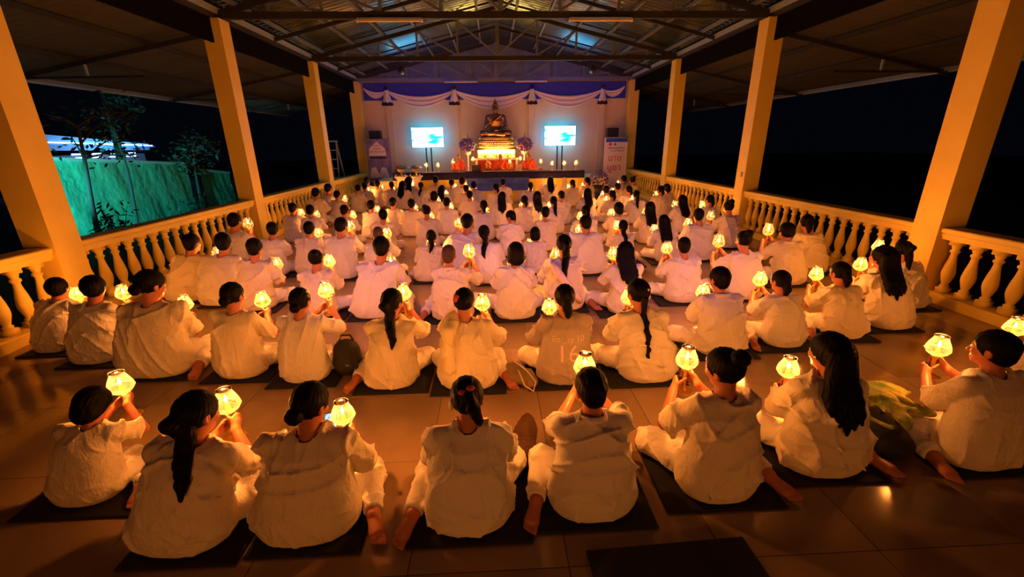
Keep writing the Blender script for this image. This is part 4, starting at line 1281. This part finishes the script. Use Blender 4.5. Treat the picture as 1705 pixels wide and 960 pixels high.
# televisions on two-pole stands
for cx, wd in ((-2.53, 'left'), (2.78, 'right')):
    e = empty('television', (cx, 18.2, SZ)); tag(e, 'television with a cyan white picture on a two-pole stand, %s of the statue' % wd, 'television', 'televisions beside the statue')
    tv = MB().box((-.645, -.03, 1.08), (.645, .03, 1.86), 0.01).build('bezel', 'black_plastic', e)
    MB().box((-.625, -.034, 1.10), (.625, -.030, 1.84)).build('screen', 'tv_picture', tv)
    for q in (-.10, .10): MB().box((q-.022, -.025, .03), (q+.022, .025, 1.2)).build('pole', 'dark_steel', e)
    MB().box((-.34, -.26, 0), (.34, .26, .03), .008).build('base', 'dark_steel', e)
    MB().box((-.3, .03, 1.3), (.3, .06, 1.65)).build('mount', 'dark_steel', e)
    b = MB()
    for z in (1.12, 1.82): b.box((-.58, .031, z-.012), (.58, .040, z+.012))
    b.build('halo_strip', 'led_cyan', tv)  # added glowing strips, standing in for the blue halo round the screen
    light('halo_light', 'AREA', (0, .07, 1.47), 9.0, (0.02, 0.28, 1.0), e, rot=(PI/2, 0, 0), shape='RECTANGLE', size=1.15, size_y=.62)  # added area light that throws the halo on the wall

# roll-up banners with lettering, speakers on stands behind them
def rollup(cx, wd, z0, zt, m_, label):
    e = empty('roll_up_banner', (cx, 17.35, SZ if abs(cx) < 4.2 else 0)); zb = e.location.z
    tag(e, label, 'banner', None)
    MB().box((-wd/2-.02, -.06, 0), (wd/2+.02, .06, .09), .01).build('base', 'grey_steel', e)
    MB().box((-wd/2, -.006, .09), (wd/2, .006, zt - zb)).build('banner_sheet', m_, e)
    MB().box((-wd/2-.01, -.012, zt-zb), (wd/2+.01, .012, zt-zb+.03)).build('top_bar', 'grey_steel', e)
    MB().tube([(0, .03, .05), (0, .03, zt-zb)], .012, 6).build('pole', 'grey_steel', e)
    return e, zb
e, zb = rollup(-4.36, .86, .0, 2.18, 'banner_violet', 'tall violet roll-up banner with Thai lettering and two faded figures, left of the stage')
h_ = lambda z: z - zb
MB().add([(-.33, -.010, h_(1.60)), (.33, -.010, h_(1.60)), (.30, -.010, h_(1.86)), (0, -.010, h_(2.12)), (-.30, -.010, h_(1.86))], [(0,1,2,3,4)]).build('pale_field', 'banner_pale', e)
text('lettering', 'ขอเชิญ', 'ink_magenta', .09, (0, -.014, h_(1.97)), rx, e)
text('lettering', 'ร่วมงาน', 'ink_navy', .09, (0, -.014, h_(1.86)), rx, e)
text('lettering', 'ปฏิบัติธรรม ประจำปี', 'ink_navy', .075, (0, -.014, h_(1.75)), rx, e)
pl = MB(); n = 10
pl.box((-.30, -.013, h_(1.49)), (.30, -.007, h_(1.57)), .0)
pl.build('dark_plate', 'ink_navy', e)
for q in (-.19, .17):      # two pale shapes printed side by side
    MB().lathe([(.19, h_(.78)), (.20, h_(.86)), (.13, h_(1.02)), (.10, h_(1.12)), (.05, h_(1.18))], 10).build('printed_figure', 'banner_pale', e, loc=(q, -.006, 0), scale=(1, .03, 1))
MB().box((-.34, -.013, h_(.62)), (.34, -.007, h_(.68))).build('footer', 'banner_pale', e)
e, zb = rollup(4.86, .92, .0, 2.14, 'banner_pale', 'tall pale roll-up banner with large magenta Thai lettering, right of the stage')
MB().box((-.40, -.012, h_(1.98)), (.44, -.007, h_(2.13))).build('blue_field', 'banner_blue', e)
MB().ball((-.22, -.006, h_(1.90)), (.06, .008, .06), 10, 6).build('emblem', 'ink_magenta', e)
b = MB(); b.box((-.10, -.012, h_(1.885)), (.02, -.007, h_(1.915))); b.box((-.055, -.013, h_(1.84)), (-.025, -.008, h_(1.96))); b.build('emblem', 'ink_navy', e)
text('lettering', 'ขอเชิญร่วมปฏิบัติธรรม', 'ink_navy', .075, (.0, -.014, h_(1.76)), rx, e)
text('lettering', 'สวดมนต์ ฟังธรรม', 'ink_navy', .075, (.05, -.014, h_(1.66)), rx, e)
text('lettering', 'มาฆ', 'ink_red', .34, (-.02, -.014, h_(1.38)), rx, e)
text('lettering', 'บูชา', 'ink_magenta', .36, (-.04, -.014, h_(1.03)), rx, e)
for cx, wd in ((-4.53, 'left'), (4.86, 'right')):
    e = empty('loudspeaker', (cx, 18.05, 0)); tag(e, 'black loudspeaker on a stand behind the %s roll-up banner' % wd, 'loudspeaker', 'loudspeakers by the stage')
    c = MB().box((-.22, -.17, 2.02), (.22, .17, 2.52), .015).build('cabinet', 'black_plastic', e)
    MB().box((-.20, -.178, 2.05), (.20, -.170, 2.49)).build('grille', 'speaker_grille', c)
    MB().tube([(0, 0, .0), (0, 0, 2.02)], .02, 8).build('pole', 'dark_steel', e)
    for k in range(3):
        a = k*2*PI/3 + .4; MB().bar((0, 0, .5), (.3*math.cos(a), .3*math.sin(a), 0.01), .025).build('leg', 'dark_steel', e)

# altar table, light box, tiered golden base, bronze statue
al = empty('altar_table', (0.19, 17.75, SZ)); tag(al, 'altar table with glowing yellow upper front, below the bronze statue', 'altar')
MB().box((-.85, -.42, .60), (.85, .5, .66), .008).build('table_top', 'white_satin', al)
for q in (-.78, .78):
    for y in (-.36, .44): MB().box((q-.04, y-.04, 0), (q+.04, y+.04, .60), .006).build('leg', 'white_satin', al)
MB().box((-.76, -.30, .02), (.76, .3, .58)).build('back_panel', 'saffron_robe', al)
lb = MB().box((-.74, -.28, .66), (.74, .5, .98), .01).build('light_box', 'gold', al)
MB().box((-.70, -.300, .84), (.70, -.284, .96)).build('glow_strip', 'altar_light', lb)
MB().box((-.70, -.300, .68), (.70, -.284, .82)).build('front_panel', 'yellow_satin', lb)
for k in range(7):
    x = -.66 + k*.22
    MB().box((x-.05, -.315, .69), (x+.05, -.30, .79), .004).build('front_tile', ('white_satin', 'gold_dark')[k % 2], lb)
light('altar_glow', 'AREA', (0, -.36, .92), ALTAR_W, (1.0, 0.66, 0.20), al, rot=(PI/2 - .1, 0, 0), shape='RECTANGLE', size=1.4, size_y=.12)
bs = empty('statue_base', (0.19, 17.9, SZ + .98)); tag(bs, 'tiered gold lotus base under the bronze statue', 'pedestal')
z = 0
for w_, h_i, m_ in ((.80, .07, 'gold_dark'), (.74, .08, 'gold'), (.77, .05, 'gold_dark'), (.70, .09, 'gold'), (.74, .05, 'gold_dark'), (.69, .13, 'gold')):
    vs = []; n = 40
    MB().lathe([(w_*.97, z), (w_, z + h_i*.3), (w_, z + h_i*.7), (w_*.96, z + h_i)], n).build('tier', m_, bs, True, scale=(1, .5, 1))
    z += h_i
for k in range(26):
    a = PI + PI*(k+.5)/26
    MB().ball((.75*math.cos(a), .375*math.sin(a), .03 + .08), (.045, .03, .05), 6, 5).build('petal', 'gold', bs, True)
for k in range(24):
    a = PI + PI*(k+.5)/24
    MB().ball((.71*math.cos(a), .355*math.sin(a), .245), (.042, .03, .05), 6, 5).build('petal', 'gold', bs, True)
# the seated statue
F = Field((-.75, -.55, 0), (.75, .55, 1.42), .013)
F.cap((-.50, -.05, .13), (.30, -.34, .10), .115, .085, .03); F.cap((.50, -.05, .13), (-.30, -.34, .13), .115, .085, .03)
F.ell((0, 0, .13), (.42, .30, .13), .05); F.ell((.33, -.36, .14), (.10, .055, .035), .02); F.ell((-.33, -.36, .16), (.10, .055, .035), .02)
F.loft([.06, .2, .38, .55, .68, .76, .82], [0]*7, [.02, .02, .01, 0, 0, .01, .02], [.24, .225, .21, .265, .29, .20, .09], [.19, .17, .15, .165, .15, .11, .07], .03)
F.cap((-.27, 0, .70), (.27, 0, .70), .085, .085, .04)
F.cap((-.30, 0, .68), (-.36, -.04, .38), .085, .075, .03); F.cap((-.36, -.04, .38), (-.20, -.26, .50), .07, .055, .02)
F.ell((-.19, -.29, .60), (.05, .028, .085), .02)
for k in range(4): F.cap((-.225 + .024*k, -.29, .66), (-.228 + .025*k, -.285, .74 + .01*(1 if k in (1, 2) else 0)), .013, .011, .004)
F.cap((-.15, -.29, .60), (-.125, -.30, .66), .016, .012, .006)
F.cap((.30, 0, .68), (.38, -.04, .36), .085, .075, .03); F.cap((.38, -.04, .36), (.08, -.26, .24), .07, .05, .02); F.ell((.02, -.29, .24), (.10, .06, .03), .02)
F.cap((0, .01, .76), (0, -.01, .88), .075, .07, .03)
F.ell((0, -.015, 1.00), (.115, .125, .145), .02); F.ell((0, -.04, .93), (.09, .09, .09), .03)
F.cap((0, -.135, 1.0), (0, -.155, .965), .012, .02, .012); F.ell((0, -.13, .915), (.035, .02, .012), .008); F.cap((-.05, -.125, 1.03), (.05, -.125, 1.03), .012, .012, .01)
for q in (-1, 1): F.ell((q*.118, 0, .96), (.018, .03, .085), .01)
F.cap((.20, -.12, .74), (-.24, -.14, .44), .035, .03, .02)
F.plane((0, 0, -1), -.005)
sta = link('seated_statue', F.mesh('seated_statue'), 'bronze', None, (0.19, 17.9, SZ + .98 + .47), None, (1.04, .95, 1.06))
tag(sta, 'large bronze seated Buddha statue with one hand raised, above the gold base', 'statue')
G = Field((-.2, -.2, .85), (.2, .2, 1.42), .010)
G.ell((0, 0, 1.04), (.128, .135, .135), .02); G.ell((0, .02, 1.18), (.065, .065, .06), .02); G.cap((0, .02, 1.22), (0, .02, 1.36), .028, .006, .02)
G.plane((0, -.8, -.6), -.56 - .0)
sn = link('hair', G.mesh('hair', lambda P, N: .005*np.sin(P[:, 0]*220)*np.sin(P[:, 1]*220)*np.sin(P[:, 2]*220)), 'gold_dark', sta)

# monks on the stage, facing the hall
MK = figure(dict(hs=.010, hcl=.014, lean=0.0, wf=1.02, lamp=(0.0, .37, .50), seed=77, yaw=0, pitch=-.1, roll=0, legs='x', kn=1, sleeve=.98, hair=None, fold=.012))
MK['skin'].materials.append(MATS['skin']); MK['trousers'].materials.append(MATS['saffron_robe'])
for x, y, rz, lab in ((-1.27, 16.85, PI + .1, 'monk in a saffron robe seated on the stage, left of the altar'),
                      (0.33, 16.85, PI, 'monk in a saffron robe seated on the stage, in front of the altar'),
                      (1.41, 16.85, PI - .1, 'monk in a bright orange robe seated on the stage, right of the altar')):
    o = place_figure(MK, lab, x, y, 1.0, rz, 'saffron_robe', z=SZ, group='monks on the stage', mats=False)
    b = MB()               # folded robe sash over the left shoulder
    b.tube([(-.17, -.13, .46), (-.15, -.05, .60), (-.12, .08, .57), (0, .15, .40), (.12, .15, .22)], [.05, .055, .055, .05, .05], 10)
    b.build('sash', 'saffron_robe', o, True)
# lamps on the low table
for x, y, dz, lab in ((-2.35, 16.03, 0, 'first from left'), (-1.94, 16.03, 0, 'second from left'), (-1.40, 16.1, .10, 'before the left monk'), (0.66, 16.1, .08, 'before the middle monk'),
                      (1.77, 16.03, .08, 'first right of the right monk'), (2.19, 16.03, 0, 'second right of the right monk'), (2.63, 16.03, 0, 'second from the right end'), (3.05, 16.03, 0, 'at the right end')):
    if dz: 
        o = MB().box((-.06, -.06, 0), (.06, .06, dz), .006).build('lamp_block', 'gold_dark', loc=(x, y, SZ + .257)); tag(o, 'small gold block under the table lamp %s' % lab, 'block')
    candle_lamp((x, y, SZ + .257 + .262 + dz), 'lit glass candle lamp on the navy stage table, %s' % lab, 'lamps on the stage table')
# black laptop on the table
e = empty('laptop', (-.56, 16.0, SZ + .256)); tag(e, 'black laptop standing open on the navy stage table', 'laptop')
MB().box((-.17, -.02, 0), (.17, .20, .015), .004).build('keyboard_base', 'black_plastic', e)
MB().box((-.17, -.035, .012), (.17, -.025, .235), .003).build('lid', 'black_plastic', e)
# two small gilt figurines by the altar front
for x, wd in ((-.14, 'left'), (.72, 'right')):
    e = empty('figurine', (x, 17.15, SZ)); tag(e, 'small gilt kneeling figurine on a dark plinth, %s of the middle monk' % wd, 'figurine', 'figurines before the altar')
    MB().box((-.13, -.1, 0), (.13, .1, .30), .01).build('plinth', 'gold_dark', e)
    b = MB(); b.lathe([(.10, .30), (.11, .36), (.06, .44), (.075, .50), (.05, .55), (.02, .57)], 12); b.ball((0, 0, .61), .045, 10, 8)
    b.lathe([(.045, .63), (.02, .69), (.004, .75)], 10)
    for q in (-1, 1): b.tube([(q*.07, 0, .52), (q*.12, -.04, .44), (q*.02, -.09, .47)], [.02, .018, .014], 8)
    b.build('body', 'gold', e, True)
# flower vases on slim stands
for cx, m_, wd in ((-.93, 'flower_blue', 'left'), (1.29, 'flower_blue', 'right')):
    e = empty('flower_arrangement', (cx, 17.55, SZ)); tag(e, 'round blue and pink flower arrangement on a white stand, %s of the statue base' % wd, 'flowers', 'flower stands beside the statue')
    MB().lathe([(.14, 0), (.14, .03), (.03, .06), (.025, .78), (.10, .82), (.14, .90), (.13, .93)], 14).build('stand', 'white_plastic', e, True)
    rng = random.Random(int(cx*10)); fl = MB(); fp = MB(); lf = MB()
    for k in range(150):
        d = Vector((rng.gauss(0, 1), rng.gauss(0, 1), rng.gauss(0, 1))).normalized(); c = Vector((0, 0, 1.16)) + Vector((d.x*.30, d.y*.26, d.z*.24))*rng.uniform(.75, 1.05)
        (fp if k % 5 == 0 else fl).ball(c, rng.uniform(.028, .05), 6, 4)
    for k in range(50):
        d = Vector((rng.gauss(0, 1), rng.gauss(0, 1), rng.gauss(0, 1))).normalized(); c = Vector((0, 0, 1.14)) + Vector((d.x*.33, d.y*.28, d.z*.26))
        v = d.cross(Vector((.2, .5, 1))).normalized()*.025
        lf.add([c - d*.06, c + v, c + d*.07, c - v], [(0, 1, 2, 3)])
    lf.tube([(0, 0, 1.3), (.02, 0, 1.62)], [.03, .004], 6)
    tag(fl.build('blooms', m_, e, True), kind='stuff'); tag(fp.build('pink_blooms', 'flower_pink', e, True), kind='stuff'); tag(lf.build('leaves', 'leaf_green', e), kind='stuff')
# altar candles left and right of the light box
for q, wd in ((-.92, 'left'), (.92, 'right')):
    candle_lamp((.19 + q, 17.3, SZ + .66), 'lit glass candle lamp beside the altar front, %s of the glowing panel' % wd, 'lamps on the altar')
    o = MB().box((-.07, -.07, 0), (.07, .07, .395), .006).build('lamp_stand', 'white_plastic', loc=(.19 + q, 17.3, SZ)); tag(o, 'white stand under the altar lamp, %s side' % wd, 'stand')
# white pedestals with gilt bowls, trays of offerings
for x, wd in ((-3.13, 'left'), (-2.63, 'right')):
    e = empty('pedestal', (x, 15.35, 0)); tag(e, 'white carved pedestal with gilt trim before the stage, %s one of the pair' % wd, 'pedestal', 'pedestals before the stage')
    b = MB(); b.box((-.17, -.17, 0), (.17, .17, .10)); b.box((-.12, -.12, .10), (.12, .12, .86)); b.box((-.15, -.15, .86), (.15, .15, .92)); b.box((-.20, -.20, .92), (.20, .20, .97), .01)
    b.build('body', 'white_plastic', e)
    for q in (-.07, .07): MB().box((q-.02, -.128, .16), (q+.02, -.12, .80)).build('gilt_panel', 'gold', e)
    for qx in (-1, 1):
        MB().lathe([(.02, .97), (.035, .99), (.004, 1.05)], 6).build('finial', 'white_plastic', e, loc=(qx*.16, -.16, 0))
    o = MB().lathe([(.05, 0), (.06, .02), (.025, .06), (.03, .10), (.10, .15), (.13, .22), (.12, .22), (.08, .17), (.0, .16)], 16, caps=False).build('offering_bowl', 'gold', loc=(x, 15.35, .97))
    tag(o, 'gilt footed bowl on the %s white pedestal' % wd, 'bowl', 'gilt bowls on the pedestals')
for x, wd in ((-3.25, 'left'), (-2.74, 'right')):
    e = empty('offering_tray', (x, 16.08, SZ + .256)); tag(e, 'silver footed tray heaped with wrapped offerings, %s one on the navy table' % wd, 'tray', 'offering trays on the stage table')
    MB().lathe([(.09, 0), (.05, .03), (.05, .12), (.24, .16), (.25, .18), (.22, .17), (.0, .17)], 20, caps=False).build('tray', 'tray_silver', e, True)
    b = MB(); b.lathe([(.17, .17), (.15, .22), (.05, .25), (.01, .28)], 12); b.build('parcel', 'offering_cyan', e, True)
    for k in range(4): MB().ball((-.12 + .08*k, -.06, .20), (.045, .04, .045), 8, 6).build('fruit', 'offering_red', e, True)
e = empty('incense_bundle', (-3.42, 15.98, SZ + .256)); tag(e, 'small pot of tall pink offerings at the left end of the navy table', 'offering')
MB().lathe([(.05, 0), (.08, .05), (.07, .12), (.06, .12), (.0, .04)], 12, caps=False).build('pot', 'gold_dark', e, True)
for k in range(6): MB().tube([(0, 0, .06), (.05*math.cos(k), .05*math.sin(k), .34 + .03*(k % 3))], [.012, .006], 6).build('stick', ('offering_red', 'flower_pink')[k % 2], e)
e = empty('flower_tub', (3.75, 15.30, 0)); tag(e, 'dark tub of violet flowers at the right end of the stage front', 'flowers')
MB().lathe([(.16, 0), (.2, .3), (.22, .55), (.2, .55), (.0, .5)], 14, caps=False).build('tub', 'black_plastic', e, True)
rng = random.Random(9); fl = MB()
for k in range(110):
    d = Vector((rng.gauss(0, 1), rng.gauss(0, 1), abs(rng.gauss(0, 1)))).normalized(); fl.ball(Vector((0, 0, .60)) + Vector((d.x*.34, d.y*.28, d.z*.45)), rng.uniform(.025, .05), 6, 4)
tag(fl.build('blooms', 'flower_blue', e, True), kind='stuff')
# ================================================================== things among the crowd
def blob(name, prims, h, m, parent=None, seed=0, amp=.0, **kw):
    lo = np.min([np.array(p[0]) - max(p[1]) for p in prims], 0) - .05; hi = np.max([np.array(p[0]) + max(p[1]) for p in prims], 0) + .05
    F = Field(lo, hi, h)
    for p in prims: F.ell(p[0], p[1], p[2] if len(p) > 2 else .04)
    F.plane((0, 0, -1), -.002)
    return link(name, F.mesh(name, folds(seed, amp, []) if amp else None), m, parent, **kw)
# black backpack in the second row
o = empty('backpack', (-1.36, 3.55, 0.0)); tag(o, 'black backpack standing on the floor in the second row beside the cream-shirted person', 'backpack')
blob('body', [((0, 0, .12), (.13, .10, .13)), ((0, 0, .22), (.12, .09, .13)), ((0, -.08, .12), (.10, .05, .08))], .011, 'bag_black', o, 3, .006)
MB().tube([(-.06, .02, .33), (-.04, .02, .38), (.04, .02, .38), (.06, .02, .33)], .010, 8).build('top_handle', 'bag_black', o, True)
MB().tube([(.08, -.10, .30), (.12, -.14, .18), (.10, -.13, .06)], .016, 8).build('strap', 'bag_black', o, True)
MB().box((.02, -.137, .15), (.05, -.128, .165)).build('buckle', 'grey_steel', o)
# khaki cloth bag with a cream cord
o = empty('cloth_bag', (0.20, 3.30, 0.0)); tag(o, 'khaki cloth bag with cream drawcord lying in front of the second row gap', 'bag')
blob('body', [((0, 0, .06), (.13, .10, .07)), ((-.06, .05, .10), (.08, .07, .07)), ((.08, -.08, .05), (.07, .07, .05))], .010, 'bag_khaki', o, 5, .008)
MB().tube([(-.05, .05, .175), (.0, .01, .16), (.06, -.05, .13), (.12, -.14, .08), (.10, -.19, .02), (.03, -.15, .05), (-.02, -.04, .14)], .007, 8).build('drawcord', 'rope_cream', o, True)
# brown furry bag between two people in front
o = blob('furry_bag', [((0, -.04, .07), (.075, .12, .08)), ((.0, .08, .10), (.065, .09, .11)), ((.02, .14, .16), (.05, .05, .06))], .009, 'bag_fur', None, 8, .016, loc=(0.175, 2.34, 0.0))
tag(o, 'brown furry bag standing between the fourth and fifth people of the nearest row', 'bag')
# black bag and green towel at the right
o = blob('shoulder_bag', [((0, 0, .13), (.17, .14, .14)), ((.02, -.10, .08), (.15, .10, .09)), ((0, .05, .20), (.14, .10, .10))], .011, 'bag_black', None, 9, .008, loc=(2.56, 2.32, 0.0))
tag(o, 'black shoulder bag on the floor under the green towel at the right', 'bag')
F = Field((-.40, -.34, .0), (.45, .32, .42), .009)
rt = random.Random(21)
F.ell((.0, .03, .26), (.16, .13, .05), .04); F.ell((.20, .14, .24), (.15, .11, .045), .04); F.ell((.05, -.12, .17), (.11, .08, .08), .04)
for k in range(16):         # crumpled ridges
    x, y = rt.uniform(-.15, .28), rt.uniform(-.16, .18); a_ = rt.uniform(0, PI)
    z = .285 - .35*max(0, -y) - .12*abs(x - .05)
    d = rt.uniform(.05, .11)
    F.cap((x - d*math.cos(a_), y - d*math.sin(a_), z - .02), (x + d*math.cos(a_), y + d*math.sin(a_), z + rt.uniform(-.02, .03)), .022, .016, .018)
o = link('towel', F.mesh('towel', folds(33, .020, [])), 'towel_green', None, (2.60, 2.42, .03)); tag(o, 'crumpled green and yellow towel draped over the black shoulder bag', 'towel')
# towel over a shoulder in the second row
fo, fM = figs[(2, 6)]
F = Field((-.42, -.35, .10), (.15, .30, .72), .009)
F.chain([(-.15, -.185, .24), (-.155, -.190, .40), (-.14, -.12, .545), (-.12, .02, .60), (-.12, .12, .50)], [.055, .05, .055, .055, .05], .02)
o = link('towel', F.mesh('towel', folds(41, .010, [])), 'towel_cream', None, fo.location, fo.rotation_euler, fo.scale[0]); tag(o, 'cream towel hanging over the left shoulder of a person in the second row', 'towel')
# hair accessories, sash, shirt print: parts of their people
def head_part(key, name, m, v, r):
    o, M = figs[key]; hc, Rh, RM = M['head']
    p = np.array(hc) + RM @ np.array(v)
    MB().ball((0, 0, 0), r, 10, 7).build(name, m, o, True, loc=tuple(p))
head_part((2, 6), 'scrunchie', 'scrunchie_red', (-.034, -.128, .040), (.030, .026, .034))
head_part((1, 3), 'hair_clip', 'clip_white', (-.083, -.050, -.01), (.013, .016, .032))
head_part((1, 3), 'hair_tie', 'scrunchie_red', (.03, -.090, .100), (.024, .018, .015))
head_part((1, 3), 'hair_tie', 'scrunchie_red', (-.012, -.102, .085), (.020, .016, .015))
head_part((3, 3), 'hair_clip', 'clip_white', (.03, -.115, .06), (.014, .012, .014))
head_part((4, 5), 'hair_bow', 'clip_white', (0, -.122, .02), (.026, .012, .018))
head_part((2, 8), 'hair_clip', 'clip_white', (.02, -.108, .045), (.018, .008, .012))
# printed number on the grey T-shirt
o, M = figs[(2, 7)]
def on_back(x, z):
    co = M['_co']; k = np.argmin((co[:, 0]-x)**2 + (co[:, 2]-z)**2 + np.where(co[:, 1] > -.02, 9, 0)); return co[k, 1]
co = np.zeros(len(M['shirt'].vertices)*3, np.float32); M['shirt'].vertices.foreach_get('co', co); M['_co'] = co.reshape(-1, 3)
def print_on(body, x, z, size, sx=1.0):
    c = bpy.data.curves.new('print', 'FONT'); c.body = body; c.size = size; c.align_x = 'CENTER'; c.align_y = 'CENTER'; c.resolution_u = 3
    tmp = bpy.data.objects.new('print', c); COL.objects.link(tmp)
    bpy.context.view_layer.update()
    me = bpy.data.meshes.new_from_object(tmp.evaluated_get(bpy.context.evaluated_depsgraph_get()))
    bpy.data.objects.remove(tmp); bpy.data.curves.remove(c)
    bm = bmesh.new(); bm.from_mesh(me)
    bmesh.ops.triangulate(bm, faces=bm.faces[:])
    for _ in range(3):
        es = [e for e in bm.edges if e.calc_length() > .018]
        if es: bmesh.ops.subdivide_edges(bm, edges=es, cuts=1)
        bmesh.ops.triangulate(bm, faces=bm.faces[:])
    for v in bm.verts:
        px, pz = x + v.co.x*sx, z + v.co.y
        v.co = Vector((px, on_back(px, pz) - .004, pz))
    bm.to_mesh(me); bm.free()
    tag(link('print', me, 'ink_pale_pink', o), kind='stuff')
print_on('En pay 10', .0, .43, .07)
print_on('16', -.005, .305, .20)
# sash of the ponytailed person in the third row
o, M = figs[(3, 7)]
MB().tube([(-.14, -.10, .56), (-.10, -.155, .47), (.0, -.185, .34), (.10, -.20, .22), (.17, -.17, .12)], [.045, .05, .045, .045, .04], 10).build('sash', 'pink_cloth', o, True)
# phone of the third person in front
e = empty('phone', (-1.06, 2.32, .335)); e.rotation_euler = (.9, 0, .2); tag(e, 'smartphone with a glowing blue screen held by the third person in front', 'phone')
MB().box((-.036, -.075, -.004), (.036, .075, .004), .003).build('case', 'black_plastic', e)
MB().box((-.032, -.068, .004), (.032, .068, .0052)).build('screen', 'phone_picture', e)
# water bottles
def bottle(x, y, z, lab):
    e = empty('water_bottle', (x, y, z)); tag(e, lab, 'bottle', 'water bottles on the floor')
    MB().lathe([(.028, 0), (.032, .01), (.032, .07), (.028, .085), (.032, .10), (.031, .15), (.014, .185), (.013, .20)], 14).build('body', 'clear_plastic', e, True)
    MB().lathe([(.0322, .075), (.0325, .076), (.0325, .125), (.0322, .126)], 14, caps=False).build('label_band', 'white_plastic', e, True)
    MB().lathe([(.015, .198), (.015, .216)], 12).build('cap', 'white_plastic', e)
bottle(-.02, 4.02, 0, 'clear water bottle on the floor between the second and third rows')
bottle(3.25, 8.0, 0, 'clear water bottle on the floor before the fifth row, right side')
bottle(3.13, 7.95, 0, 'second water bottle beside the clear one before the fifth row, right side')
# dark pouch near the ponytailed child in the fourth row
o = blob('pouch', [((0, 0, .09), (.10, .08, .10)), ((.04, .02, .15), (.06, .06, .08))], .012, 'bag_black', None, 14, .008, loc=(-1.42, 6.25, 0)); tag(o, 'small black pouch on the floor beside the child with the bow, fourth row', 'bag')
# an empty mat behind the fifth and sixth people of the nearest row
o = MB().box((-.42, -.30, 0), (.42, .22, .02), .006).build('sitting_mat', 'mat_black', loc=(.86, 1.42, 0), rot=(0, 0, .04)); tag(o, 'empty black mat on the floor behind the fifth and sixth people of the nearest row', 'mat', 'black sitting mats')
